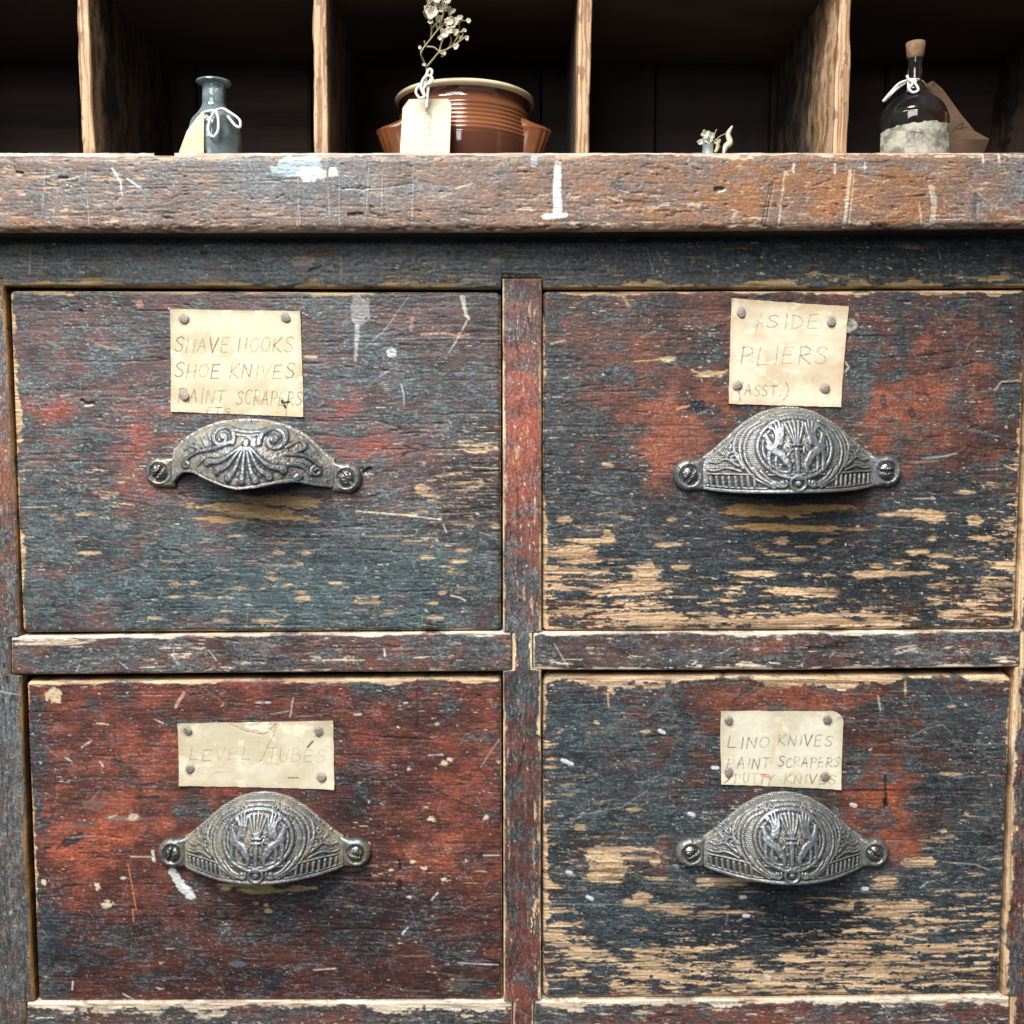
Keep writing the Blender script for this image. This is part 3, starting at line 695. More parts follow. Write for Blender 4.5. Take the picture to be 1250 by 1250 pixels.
def relief_acanthus(X, Z):
    r = Relief(X, Z)
    ground = 1.1 * fbm(X / 4, Z / 4, 3, 8)
    r.spiral(-31, 45, 16, 3, -.4, 1.35, 3.3, 4.8, 2.4); r.line([(-30, 46), (-29, 46)], 4, 4.8, None, False)
    r.spiral(32, 44, 17.5, 4, 3.4, -1.3, 3.8, 5.0, 2.6); r.line([(31, 45), (32, 45)], 5.6, 5.4, None, False)
    r.line([(-22, 55), (0, 53), (20, 55)], 2.0, 3.4, None, False); r.line([(-18, 50), (0, 48.5), (16, 50)], 1.4, 2.8, None, False)
    r.line([(0, 41), (0, 38)], 4.5, 4.2, None, False)
    for (x, z, w) in ((-46, 14, 4.6), (-33, 5, 5), (-18, -3, 4.8), (-2, -6, 4.6), (14, -5, 4.6), (29, 0, 4.6), (44, 8, 4.8)):
        r.line([(x * .12, 34 + z * .05), (x * .6, z * .6 + 10), (x, z + 2)], 1.8, 5.0, w * .95, False); r.line([(x, z + 1), (x * 1.02, z)], w * 1.0, 5.6, None, False)
    r.line([(-19, 40), (-40, 32), (-58, 28), (-74, 20), (-80, 10)], 3.0, 4.2, 2.0, False); r.spiral(-77, 12, 6, 1.5, 1.5, 1.1, 2.2, 4.4, None)
    r.line([(-60, 30), (-70, 34), (-80, 30)], 2.0, 2.8, None, False); r.line([(-44, 60), (-60, 46), (-72, 36)], 1.5, 2.2, None, False)
    r.line([(-52, 52), (-46, 42)], 1.5, 2.0, None, False); r.line([(-60, 46), (-52, 36)], 1.5, 2.0, None, False)
    r.line([(46, 36), (60, 44), (66, 36), (52, 28)], 2.2, 3.6, None, False); r.line([(46, 28), (66, 26), (84, 14)], 3.0, 4.4, 1.8, False)
    r.line([(56, 52), (70, 40), (80, 28)], 1.6, 2.6, None, False); r.spiral(80, 8, 6, 2, 2, 1.1, 2.2, 4.4, None)
    r.line([(50, 16), (64, 14), (74, 4)], 2.6, 4.0, None, False); r.line([(60, 0), (61, 1)], 5, 5, None, False); r.line([(-60, 12), (-52, 20)], 2.4, 3.6, None, False)
    r.line([(-96, -9), (-84, 1), (-68, 3), (-48, -5), (-9, -15), (35, -7), (58, -4), (80, -9), (96, -10)], 2.6, 3.2, None, False)
    return np.maximum(r.h, ground)

def cup_handle(drawer, cx, cy, Y0, scale, rot, kind, seed, slots, grime, label=None):
    nu, nt = 380, 170; u = np.linspace(-99, 99, nu); th = np.linspace(0.02, 1, nt)
    if kind == 'emblem':
        ztf = seg((-99, 20.3), (-87, 29), (-72, 42.5), (-53, 59), (-32, 71.5), (-12, 77), (0, 78), (12, 77), (32, 71.5), (53, 59), (72, 42.5), (87, 29), (99, 20.3))
        zbf = lambda x: -21 + 5 * (np.abs(x) / 99) ** 6; D0 = 43; rel = relief_emblem
    else:
        ztf = seg((-100, 27), (-88, 41), (-68, 55), (-43, 65), (-15, 69), (13, 69), (41, 63), (64, 52), (83, 35), (92, 27), (100, 22))
        zbf = seg((-99, -13), (-91, -4), (-82, 2), (-68, 2.5), (-48, -5), (-30, -11), (-9, -16), (15, -13), (35, -8), (58, -5), (80, -10), (99, -12)); D0 = 44; rel = relief_acanthus
    kern = np.ones(15) / 15
    zt_ = ztf(u); zt_ = np.convolve(np.pad(zt_, 7, 'edge'), kern, 'valid')
    zb_ = zbf(u); zb_ = np.convolve(np.pad(zb_, 7, 'edge'), kern, 'valid')
    Dp = D0 * np.cos(math.pi / 2 * np.abs(u) / 101) ** 1.12 + 3.4
    A = th * math.pi / 2
    fl = np.clip((th - th[0]) / .09, 0, 1)                     # narrow flat flange round the top before the shell swells out
    A = np.clip((th - .09) / .91, 0, 1) * math.pi / 2
    X = np.ones((nt, 1)) * u[None]; Z = zt_[None] - 4.5 * fl[:, None] - (zt_ - 4.5 - zb_)[None] * (1 - np.cos(A))[:, None]; Dd = Dp[None] * (np.sin(A) ** .85)[:, None] + 3.0 + 1.2 * np.sin(fl * math.pi / 2)[:, None]
    # normals of the smooth shell, then the relief
    Pn = np.stack([X, -Dd, Z], -1)
    du = np.gradient(Pn, axis=1); dv = np.gradient(Pn, axis=0); N = np.cross(du, dv); N /= np.linalg.norm(N, axis=-1, keepdims=True) + 1e-9
    N *= np.where(N[..., 1:2] > 0, -1, 1)
    h = rel(X, Z) * np.clip((99 - np.abs(X)) / 8, 0.1, 1)
    wob = (fbm(X / 2.2, Z / 2.2, 3, seed) - .5) * .8 + (fbm(X / 12, Z / 12, 2, seed + 1) - .5) * 1.0
    V = Pn + N * (h + wob)[..., None]
    hn = np.clip(h / 2.0, 0, 1)
    def blur(a, k):
        c_ = np.cumsum(np.pad(a, ((0, 0), (k + 1, k)), 'edge'), 1); a = (c_[:, 2 * k + 1:] - c_[:, :-2 * k - 1]) / (2 * k + 1)
        c_ = np.cumsum(np.pad(a, ((k + 1, k), (0, 0)), 'edge'), 0); return (c_[2 * k + 1:] - c_[:-2 * k - 1]) / (2 * k + 1)
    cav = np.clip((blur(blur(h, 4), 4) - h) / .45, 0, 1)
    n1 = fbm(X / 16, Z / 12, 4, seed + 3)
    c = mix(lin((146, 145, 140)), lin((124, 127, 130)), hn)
    c = mix(c, lin((34, 33, 32)), cav * .88)  # creases darkened: ambient shade put into the iron colour
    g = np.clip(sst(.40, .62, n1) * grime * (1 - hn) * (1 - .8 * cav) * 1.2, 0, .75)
    c = mix(c, lin((150, 140, 118)), g)
    c = c * (.8 + .45 * fbm(X / 5, Z / 5, 3, seed + 5))[..., None]
    rg = np.clip(.54 - .10 * hn + .3 * g + (fbm(X / 6, Z / 6, 2, seed + 6) - .5) * .3, .22, .9)
    # inner shell
    ni = 14; Ai = np.linspace(0.05, 1, ni) * math.pi / 2; T = 5.0
    Xi = np.ones((ni, 1)) * (u * .97)[None]; Zi = (zt_ - 4)[None] - (zt_ - 4 - zb_)[None] * (1 - np.cos(Ai))[:, None]; Di = np.maximum(Dp - T, 1.0)[None] * np.sin(Ai)[:, None]
    Vi = np.stack([Xi, -Di, Zi], -1)
    verts = [V.reshape(-1, 3), Vi.reshape(-1, 3)]; n0 = nu * nt
    quads = [grid_quads(nt, nu), grid_quads(ni, nu, n0)[:, ::-1]]
    a = (nt - 1) * nu + np.arange(nu - 1); b_ = n0 + (ni - 1) * nu + np.arange(nu - 1)
    quads.append(np.stack([a, b_, b_ + 1, a + 1], -1))
    # top edge wall back to the drawer
    tv = V[0].copy(); tv[:, 1] = 0.0; verts.append(tv); n1_ = n0 + ni * nu; t_ = np.arange(nu - 1)
    quads.append(np.stack([t_, t_ + 1, n1_ + t_ + 1, n1_ + t_], -1))
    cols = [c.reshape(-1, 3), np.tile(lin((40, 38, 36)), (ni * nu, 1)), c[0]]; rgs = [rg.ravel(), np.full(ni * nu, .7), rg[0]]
    off = n1_ + nu
    # screw lugs: rounded plates running in under the shell
    lugs = []
    for sg in (-1, 1):
        nr, na = 60, 44
        q = np.concatenate([np.linspace(84 if kind == 'emblem' else 96, 115, 24), 115 + 19 * np.sin(np.linspace(0, 1, 37)[1:] * math.pi / 2)])
        hz_t = np.where(q < 115, 17.5 + 3.5 * np.clip((115 - q) / 20, 0, 1) ** 2, 18.5 * np.sqrt(np.clip(1 - ((q - 115) / 19.02) ** 2, 0, 1)))
        hz_b = np.where(q < 115, 18.0, 18.5 * np.sqrt(np.clip(1 - ((q - 115) / 19.02) ** 2, 0, 1)))
        ss = np.sin(np.linspace(-1, 1, na) * math.pi / 2)[None]
        lx = sg * q[:, None] + 0 * ss; lz = np.where(ss > 0, ss * hz_t[:, None], ss * hz_b[:, None])
        rad = np.hypot(lx - sg * 115, lz)
        dist = np.where(q[:, None] < 115, np.minimum(hz_t[:, None] - lz, lz + hz_b[:, None]), 18.7 - rad)
        edge = np.clip(dist / 5, 0, 1)
        dd = 3 + 6 * np.sqrt(np.clip(1 - (1 - edge) ** 2, 0, 1)) - 1.8 * (1 - sst(10.5, 12.5, rad)) + .9 * np.exp(-((rad - 13.5) / 1.6) ** 2)
        dd = dd * (.25 + .75 * sst(84, 107, q)[:, None]) + (fbm(lx / 3, lz / 3, 2, seed + 9) - .5) * .9
        lv = np.stack([lx, -dd, lz], -1)
        ring = np.concatenate([np.arange(nr) * na, (nr - 1) * na + np.arange(1, na), (np.arange(nr - 1, -1, -1)) * na + na - 1])
        wall0 = lv.reshape(-1, 3)[ring]; wall = wall0.copy(); wall[:, 1] = 0; m_ = len(ring)
        verts += [lv.reshape(-1, 3), wall0, wall]
        quads.append(grid_quads(nr, na, off)[:, ::-1] if sg > 0 else grid_quads(nr, na, off))
        k = np.arange(m_ - 1); base = off + nr * na
        q2 = np.stack([base + k, base + k + 1, base + m_ + k + 1, base + m_ + k], -1); quads.append(q2 if sg > 0 else q2[:, ::-1])
        ln = fbm(lx / 9, lz / 9, 3, seed + 11); cl = mix(lin((84, 85, 85)), lin((142, 144, 145)), np.clip(ln + .3 * edge, 0, 1) ** 1.5)
        cl = mix(cl, lin((140, 128, 100)), np.clip(grime * .9 * sst(.45, .6, ln), 0, .8))
        clr = cl.reshape(-1, 3)[ring] * .8; cols += [cl.reshape(-1, 3), clr, clr]; rgs += [np.full(nr * na, .42), np.full(2 * m_, .6)]
        off += nr * na + 2 * m_
    allv = np.concatenate(verts) * PXM * scale
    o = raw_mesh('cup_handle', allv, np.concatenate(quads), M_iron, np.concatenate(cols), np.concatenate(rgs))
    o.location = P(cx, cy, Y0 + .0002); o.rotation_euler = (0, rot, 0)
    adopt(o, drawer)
    if label: o['label'] = label
    for sg, sl in zip((-1, 1), slots):
        s_ = head_mesh('screw', 10.2 * PXM * scale, 6.6 * PXM * scale, M_screw, sl, seed, .02, 40, 16)
        s_.location = (sg * 115 * PXM * scale, -6.5 * PXM * scale, 0); s_.parent = o
    return o

# ------------------------------------------------------------------ drawers
def quad_face(tl, tr_, br, bl, seed):
    return Face(seg((tl[1], tl[0]), (bl[1], bl[0])), seg((tr_[1], tr_[0]), (br[1], br[0])), seg((tl[0], tl[1]), (tr_[0], tr_[1])), seg((bl[0], bl[1]), (br[0], br[1])), 1.1, seed)
DY = 0.0012
def drawer(f, label, rad=5):
    f.corner = 11 if rad > 5 else 6
    t = empty('wooden_drawer', tuple(P(float(f.X.mean()), float(f.Y.max()), DY)), label, 'drawer', 'drawers of the tool cabinet')
    part('front_board', f, DY, 0.028, M_wood, rad, None, t)
    return t

# ---- shave hooks drawer (upper row)
f = quad_face((11, 354.5), (611.5, 356.5), (611.5, 769.5), (27, 772.5), 31)
paint_wood(f, dict(reds=((44, 32, 32), (90, 68, 66), (132, 68, 56)), darks=((17, 26, 29), (82, 95, 96)),
    R=(.40, [(65, 500, 30, 20, .45), (190, 500, 60, 45, .3), (180, 520, 30, 30, .2), (65, 500, 22, 14, .3), (175, 600, 30, 26, .5), (165, 560, 14, 30, .4), (420, 495, 20, 16, .5), (460, 550, 60, 25, .6), (540, 580, 70, 45, -.25), (560, 430, 70, 40, -.25), (300, 680, 30, 8, .3), (590, 620, 40, 60, -.3), (190, 520, 26, 12, .4)]),
    D=(.50, [(60, 400, 70, 50, -.1), (165, 500, 40, 40, -.25), (180, 590, 40, 40, -.35), (100, 620, 110, 70, .2), (320, 720, 320, 70, .38), (480, 690, 160, 70, .2), (560, 420, 60, 40, -.35), (570, 600, 70, 60, -.45), (500, 540, 70, 40, -.2), (110, 370, 120, 16, -.15), (280, 365, 120, 14, -.35), (430, 480, 60, 40, -.2), (65, 500, 30, 20, -.2), (500, 480, 90, 40, .2)]),
    T=(.1, [(320, 725, 340, 60, .95), (180, 420, 40, 20, .4), (400, 460, 60, 16, .5), (460, 700, 120, 40, .2)]), S=(.45, [(90, 420, 110, 80, .3), (540, 560, 90, 90, .3), (500, 480, 120, 70, .2)]),
    B=(.003, [(200, 700, 140, 60, .012), (90, 600, 70, 40, .06), (540, 640, 60, 50, .06), (585, 550, 40, 50, .12), (360, 715, 120, 50, .05)]),
    K=(0, [(330, 625, 90, 16, .55), (390, 640, 60, 18, .35), (590, 440, 30, 60, .15), (585, 560, 40, 70, .25)]),  # includes the cup handle's shade, painted below it
    wear=(6, 1.2, 3.2, 1.5), scr=900, spk=230, dent=60, bare0=(150, 116, 80), bare1=(224, 196, 156)))
S_ = f.stroke
for (x, y, rx, ry) in ((300, 621, 60, 6), (345, 612, 44, 7), (270, 634, 26, 3.5), (340, 632, 40, 2.5), (375, 613, 20, 6), (320, 628, 50, 2.5)): f.patch(x, y, rx, ry, (172, 136, 86), .95, -.4, .75, .08, 12, 2.6)
for (x, y, rx, ry) in ((107, 675, 14, 2), (236, 710, 4, 2.5), (290, 718, 12, 1.6), (214, 728, 7, 1.5), (370, 730, 9, 2.6), (367, 723, 6, 1.6), (455, 735, 9, 2), (528, 736, 6, 2), (530, 754, 9, 2), (520, 680, 8, 2), (560, 685, 9, 2.2), (515, 598, 8, 5), (526, 604, 10, 2), (190, 754, 8, 1.6), (325, 757, 14, 2), (270, 757, 9, 1.4), (440, 735, 10, 1.2), (135, 603, 10, 2), (128, 605, 5, 3), (340, 674, 6, 2), (373, 675, 5, 2), (366, 688, 4, 2), (565, 671, 8, 2), (605, 642, 6, 3), (540, 723, 4, 2), (75, 634, 6, 1.6), (104, 627, 9, 1.4), (290, 654, 9, 1.2), (345, 663, 20, .8), (480, 654, 14, .8), (565, 640, 16, .8)):
    f.patch(x, y, rx * 1.15, ry * 1.25, 0, .95, -.35, .45, 0, 5, 2, True)
# whitish splash with its run, scratches, dents
f.patch(440, 378, 11, 17, (176, 172, 170), .55, .2, .5, 0, 5, 4); S_([(430, 388), (436, 400), (451, 388), (449, 372), (439, 362)], 1.2, (190, 188, 186), .5, .2, rag=1.2); S_([(437, 398), (435, 420), (434, 440)], 3.0, (184, 182, 180), .7, .3, rag=1.3, w1=2)
f.patch(478, 431, 6, 6, (198, 200, 196), .9, .8, .35, 0, 3, 3); S_([(476, 428), (479, 430)], 1.4, (90, 92, 92), .6)
S_([(500, 360), (470, 402), (446, 424)], .7, (190, 188, 186), .55, -.3); S_([(565, 364), (569, 384), (572, 390)], 3.0, (206, 200, 180), .85, .3, rag=1.3, w1=1.6); S_([(570, 392), (557, 416), (548, 430)], 1.2, (198, 190, 176), .75, -.2, rag=.8)
S_([(514, 408), (540, 406), (560, 410), (572, 408)], 1.2, (206, 150, 116), .75, -.4, rag=.7); S_([(484, 413), (560, 412), (610, 414)], .6, (176, 172, 168), .55, -.3); S_([(503, 388), (501, 402)], 2.2, (176, 130, 110), .7, -.6, rag=.6)
S_([(447, 473), (470, 455), (490, 445)], .8, (150, 158, 162), .5, 0, rag=.6); S_([(490, 470), (493, 482), (493, 494)], .9, (206, 206, 206), .7, -.2, w1=.4); S_([(373, 435), (386, 435)], 2.0, (196, 164, 124), .8, -.7, rag=.6)
S_([(100, 489), (107, 494), (114, 492)], 2.0, (30, 30, 32), .9, -2.2, rag=.4); S_([(103, 495.5), (113, 494.5)], .9, (206, 204, 200), .85); S_([(98, 379), (100, 381)], 1.6, (22, 22, 24), .9, -2)
S_([(435, 624), (490, 628), (538, 634)], 1.2, (216, 196, 164), .9, -.3, rag=.6); S_([(541, 640), (545, 650)], .9, (216, 200, 172), .8); S_([(550, 727), (560, 729), (568, 733)], 1.2, (222, 196, 160), .9, -.3)
for k in range(16): S_([(360 + k % 5 * 44 + k * 3, 600 + k * 9), (420 + k % 5 * 44 + k * 3, 601 + k * 9 + k % 3)], .5, (176, 168, 156), .3, -.2)
for k in range(34):
    rr = f.rng; y = rr.uniform(535, 620); x = rr.uniform(520, 608); l = rr.exponential(14) + 4; S_([(x, y), (min(x + l, 611), y + rr.uniform(-1, 2))], rr.uniform(.3, .7), (214, 192, 166), rr.uniform(.4, .8), -.3, rag=.4)
f.patch(170, 371, 5, 5, (196, 140, 116), .7, .2, .4, 0, 3, 3); S_([(116, 420), (150, 428)], .8, (196, 140, 110), .6); S_([(445, 576), (452, 573)], 2.6, (22, 20, 20), .95, -2.4); S_([(446, 578), (450, 582)], 1.2, (214, 196, 168), .7)
S_([(468, 548), (490, 549)], 1.2, (40, 30, 28), .8, -.8); S_([(480, 542), (493, 540)], 1.0, (200, 198, 194), .6)
D1 = drawer(f, 'greyish slate and mauve drawer with card reading SHAVE HOOKS SHOE KNIVES')

# ---- pliers drawer (upper row)
f = quad_face((662.5, 355.5), (1254, 353.5), (1239.5, 768), (662.5, 770.5), 32)
paint_wood(f, dict(reds=((38, 25, 23), (82, 51, 42), (130, 72, 51)), darks=((9, 15, 18), (60, 71, 74)),
    R=(.42, [(820, 520, 50, 50, .5), (800, 570, 20, 40, .5), (1120, 480, 80, 60, .25), (1080, 520, 70, 40, .4), (760, 440, 60, 40, .15), (1150, 440, 60, 40, .2), (690, 410, 20, 14, .45), (880, 500, 30, 30, .4)]),
    D=(.36, [(674, 480, 20, 140, .45), (740, 640, 130, 70, .5), (700, 555, 60, 50, .25), (820, 520, 46, 50, -.3), (810, 575, 26, 40, -.4), (1130, 470, 90, 70, -.14), (1050, 445, 16, 60, .45), (960, 700, 340, 80, .7), (1200, 625, 90, 50, .5), (1228, 430, 30, 90, .4), (1190, 372, 80, 14, .35), (875, 430, 24, 50, .25), (850, 495, 12, 10, .7), (750, 410, 60, 14, .3), (740, 470, 50, 14, .22), (900, 520, 30, 20, .2), (1100, 425, 14, 26, .5), (1085, 460, 40, 8, .3), (1113, 505, 8, 10, .5), (1190, 480, 50, 10, .25), (780, 390, 50, 10, -.15), (1140, 590, 50, 20, .2)]),
    T=(.15, [(800, 690, 160, 60, .5), (1050, 480, 20, 60, .5), (690, 560, 30, 80, .3)]), S=(.35, [(720, 430, 70, 80, .2), (740, 620, 70, 50, .25), (1050, 450, 12, 50, .4), (1060, 690, 200, 60, -.2)]),
    B=(.003, [(700, 690, 60, 40, .18), (720, 735, 80, 30, .42), (790, 757, 60, 14, .55), (950, 758, 160, 11, .95), (870, 735, 70, 12, .16), (900, 722, 90, 24, .10), (990, 722, 90, 30, .10), (1130, 690, 80, 30, .08), (1226, 680, 30, 60, .42), (1210, 745, 60, 22, .42), (1090, 754, 120, 10, .5), (1060, 700, 120, 40, .04), (670, 720, 16, 60, .3), (1240, 570, 8, 60, .35)]),
    K=(0, [(960, 620, 120, 12, .5), (1010, 660, 140, 40, .35), (1130, 640, 60, 20, .2)]),  # handle shade painted into the board under the cup
    bw=.085, wear=(4, 5, 4.5, 4), scr=700, spk=330, dent=90, bare0=(146, 112, 82), bare1=(236, 200, 158)))
S_ = f.stroke
for (x, y, rx, ry) in ((945, 624, 62, 7), (1000, 620, 40, 4), (970, 645, 70, 3.5), (905, 621, 26, 6), (930, 642, 34, 3)): f.patch(x, y, rx, ry, (186, 144, 88), .95, -.4, .55, .0, 14, 2.6)
for (x, y, rx, ry) in ((1125, 627, 30, 5), (1138, 632, 14, 5), (1190, 635, 9, 6), (1138, 657, 6, 2.5), (1090, 628, 14, 2), (742, 655, 6, 7), (690, 634, 9, 4), (720, 660, 30, 2.5), (700, 675, 30, 5), (705, 672, 20, 6), (700, 697, 40, 4), (710, 685, 26, 3), (820, 634, 7, 2.4), (1181, 601, 12, 2), (742, 567, 7, 2.6), (815, 438, 8, 3), (866, 456, 16, 3.5), (830, 692, 12, 3), (815, 665, 16, 2), (911, 682, 10, 2), (922, 700, 30, 3), (790, 700, 16, 12), (780, 715, 30, 6), (955, 660, 8, 4), (1008, 660, 8, 3.5), (975, 683, 12, 2.5), (1120, 673, 12, 3.5), (1070, 691, 8, 2), (985, 722, 30, 4), (960, 722, 22, 4), (1090, 700, 40, 2.5), (1060, 701, 20, 4), (1150, 692, 6, 2), (1145, 678, 12, 2), (1010, 726, 10, 3)):
    f.patch(x, y, rx * 1.1, ry * 1.15, 0, .96, -.35, .55, 0, 9, 2.2, True)
S_([(722, 600), (735, 603)], 1, (150, 150, 146), .6); S_([(672, 420), (690, 415)], 1.4, (190, 180, 160), .7, 0, rag=1); S_([(762, 364), (768, 374)], 2, (196, 160, 120), .7, -.3, rag=.8); S_([(730, 397), (748, 386), (775, 374)], 2.2, (70, 88, 92), .7, 0, rag=1.2)
S_([(782, 412), (800, 404)], .8, (170, 164, 160), .6); S_([(775, 441), (826, 437)], .8, (200, 172, 140), .7, -.5, rag=.5); S_([(845, 452), (862, 458), (888, 452)], 1.0, (206, 160, 116), .85, -.6, rag=.5)
S_([(715, 478), (790, 477)], .6, (44, 44, 46), .7, -.6); S_([(846, 498), (856, 496)], 7, (30, 32, 38), .85, -1.2, rag=2.5); S_([(826, 499), (842, 495)], 1.4, (196, 146, 110), .8, -.3, rag=.7)
S_([(1126, 560), (1150, 557), (1168, 553)], 1.9, (150, 150, 146), .9, -.8, rag=.6, w1=.8); S_([(1118, 562), (1150, 560)], .7, (40, 34, 34), .8, -1); S_([(1250, 464), (1222, 466), (1214, 476)], 1.5, (170, 160, 140), .8, -.5, rag=.8, w1=.8); S_([(1252, 467), (1224, 469)], 1.2, (26, 26, 28), .9, -1.5)
S_([(1060, 470), (1058, 500)], 6, (80, 92, 94), .4, 0, soft=4, rag=2); f.patch(1038, 397, 8, 8, (178, 172, 156), .8, .3, .4, 0, 4, 4); S_([(1036, 393), (1040, 399)], 3, (118, 114, 104), .9, -.8); S_([(1037, 408), (1034, 416)], 2, (40, 40, 40), .8, -1); S_([(1032, 442), (1036, 448), (1032, 454)], 1.2, (190, 186, 176), .8)
S_([(1113, 503), (1115, 508)], 4, (30, 36, 42), .85, -.6, rag=1.2); S_([(1123, 382), (1126, 392)], 4.5, (36, 46, 54), .8, -.3, rag=1.5); S_([(1098, 410), (1104, 440)], 5, (38, 44, 50), .6, -.2, rag=2.5); S_([(1078, 486), (1080, 496)], 3.5, (40, 52, 58), .8, -.3, rag=1.4)
S_([(1098, 368), (1110, 369)], 1.6, (30, 28, 28), .85, -1.2); S_([(1104, 370), (1111, 370)], .7, (210, 204, 196), .7); S_([(1115, 609), (1140, 608)], .8, (206, 196, 180), .7); S_([(1226, 568), (1240, 574)], 1, (200, 170, 130), .8)
for k in range(18):
    rr = f.rng; y = rr.uniform(690, 768); x = rr.uniform(665, 1200); S_([(x, y), (x + rr.exponential(40) + 10, y + rr.uniform(-1, 1))], .7, (70, 56, 44), .6, -.8, rag=.4)
D2 = drawer(f, 'red and dark blue flaking drawer with card reading PLIERS')

# ---- level tubes drawer (lower row)
f = quad_face((32, 831.5), (611.5, 827), (613.5, 1221.5), (47, 1222.5), 33)
paint_wood(f, dict(reds=((46, 26, 25), (90, 48, 39), (154, 78, 54)), darks=((16, 20, 24), (70, 74, 77)),
    R=(.45, [(130, 900, 130, 60, .14), (110, 1020, 90, 40, .38), (190, 970, 60, 40, .2), (90, 1050, 50, 30, .2), (520, 880, 80, 50, -.05), (530, 960, 90, 80, .0), (540, 1030, 60, 30, .28), (500, 1050, 30, 30, .3), (500, 1130, 110, 60, -.35), (200, 1150, 180, 60, -.25), (330, 1200, 300, 30, -.25), (580, 1100, 40, 40, .1), (440, 970, 60, 40, -.35), (380, 1110, 100, 50, -.3), (150, 1090, 90, 20, .12), (580, 960, 40, 80, .1)]),
    D=(.17, [(110, 860, 24, 10, .5), (240, 880, 90, 14, .4), (150, 850, 14, 20, .3), (50, 900, 14, 120, .35), (45, 1000, 12, 200, .35), (230, 990, 40, 40, .4), (430, 960, 60, 40, .32), (470, 845, 80, 14, .34), (560, 868, 30, 20, .4), (120, 1160, 140, 40, .26), (150, 1200, 120, 30, .2), (380, 1110, 110, 50, .34), (300, 1190, 120, 20, .05), (540, 1130, 80, 60, .15), (570, 1190, 50, 30, .4), (55, 1170, 20, 60, .4), (110, 1020, 80, 40, -.3), (520, 1020, 70, 40, -.25), (60, 1130, 20, 20, .4), (250, 1080, 40, 20, .3), (600, 940, 20, 200, .15)]),
    T=(.15, [(60, 1150, 30, 60, .6), (220, 980, 30, 30, .4)]), S=(.36, [(70, 930, 60, 90, .25), (230, 980, 40, 40, .3), (300, 1160, 220, 40, .2), (520, 1110, 90, 40, .1)]),
    B=(.002, [(490, 1085, 60, 40, .03), (560, 1060, 60, 30, .03)]), K=(0, [(390, 1095, 90, 26, .45), (440, 1130, 80, 30, .3), (480, 1030, 20, 20, .4), (600, 1130, 20, 80, .3), (580, 1040, 30, 20, .3), (90, 1130, 90, 20, .15)]),  # K includes handle shade painted below and to the right
    wear=(2.4, 1.0, 4.0, 1.2), scr=800, spk=330, dent=130, bare0=(156, 116, 80), bare1=(224, 196, 158)))
S_ = f.stroke
for (x, y, rx, ry) in ((300, 1081, 36, 3), (320, 1087, 32, 3.6), (365, 1085, 14, 3.4), (383, 1084, 5, 2), (328, 1112, 5, 3), (325, 1105, 3, 2), (275, 1085, 6, 2)): f.patch(x, y, rx, ry, (186, 158, 112), .95, -.3, .5, 0, 10, 2.4)
f.patch(66, 849, 10, 9, (206, 184, 146), .95, -.3, .45, 0, 5, 4); S_([(110, 852), (114, 862)], 4.5, (60, 66, 70), .8, -.4, rag=2); S_([(95, 863), (126, 868)], 2.2, (56, 62, 66), .7, -.3, rag=1.4); S_([(215, 862), (224, 846)], 2.0, (206, 170, 150), .75, -.2, rag=1)
for (a, b_) in (((188, 878), (200, 883)), ((100, 912), (112, 904)), ((122, 930), (126, 936)), ((80, 925), (88, 930)), ((118, 883), (132, 884))): S_([a, b_], 1.4, (214, 196, 180), .85, 0, rag=.7)
for (x, y, r_) in ((120, 1084, 3.2), (118, 1080, 2.4), (131, 1104, 5), (150, 1072, 2.2), (54, 1077, 3.2), (543, 932, 3.6), (549, 927, 2.6), (500, 939, 2.2), (533, 884, 2), (527, 1000, 3.4), (593, 998, 3), (518, 1060, 3), (569, 1051, 2.4), (504, 1052, 2.6), (542, 1074, 2.6), (477, 1062, 2), (500, 1095, 2.2), (450, 1030, 2), (610, 930, 2.5)):
    f.patch(x, y, r_ * 1.25, r_ * .8, (222, 202, 166), .95, .1, .95, 0, 2.6, 2.2)
S_([(210, 1064), (219, 1078), (232, 1092)], 4.6, (206, 206, 202), .95, .8, rag=1.8, w1=6.0); S_([(224, 1080), (236, 1094)], 2.4, (222, 222, 218), .8, .5, rag=1.6)
for pts in ([(156, 1054), (162, 1085), (166, 1110)], [(162, 1110), (163, 1125)]): S_(pts, .8, (196, 120, 80), .8, -.3)
S_([(80, 1030), (98, 1022)], 5, (40, 42, 48), .9, -.8, rag=2.2); S_([(70, 1036), (88, 1020)], 1.6, (40, 40, 44), .7, -.4, rag=1); S_([(82, 1023), (116, 1020)], 1.2, (150, 140, 134), .7, 0, rag=.8); S_([(84, 1007), (114, 1008)], 2.0, (92, 86, 84), .8, -.3, rag=1)
S_([(132, 998), (155, 999), (168, 998)], 3.0, (122, 112, 104), .8, -.2, rag=1.2); S_([(133, 998), (142, 995)], 1.3, (206, 196, 186), .8); f.patch(162, 997, 7, 4, (206, 186, 156), .85); S_([(163, 983), (165, 992)], 2.2, (46, 46, 50), .8, -.8, rag=1)
S_([(168, 975), (192, 974)], 2.4, (42, 44, 50), .85, -.8, rag=1.2); S_([(168, 960), (196, 955)], 2.0, (52, 54, 60), .8, -.6, rag=1.1); S_([(175, 912), (214, 911)], 1.2, (60, 58, 60), .7, -.4, rag=.8); S_([(142, 930), (150, 931)], 2.2, (46, 50, 56), .85, -.5, rag=.8); S_([(104, 982), (124, 983)], 4.5, (110, 100, 92), .6, 0, rag=2); S_([(140, 898), (141, 906)], 2, (50, 46, 48), .7, -.5, rag=.8)
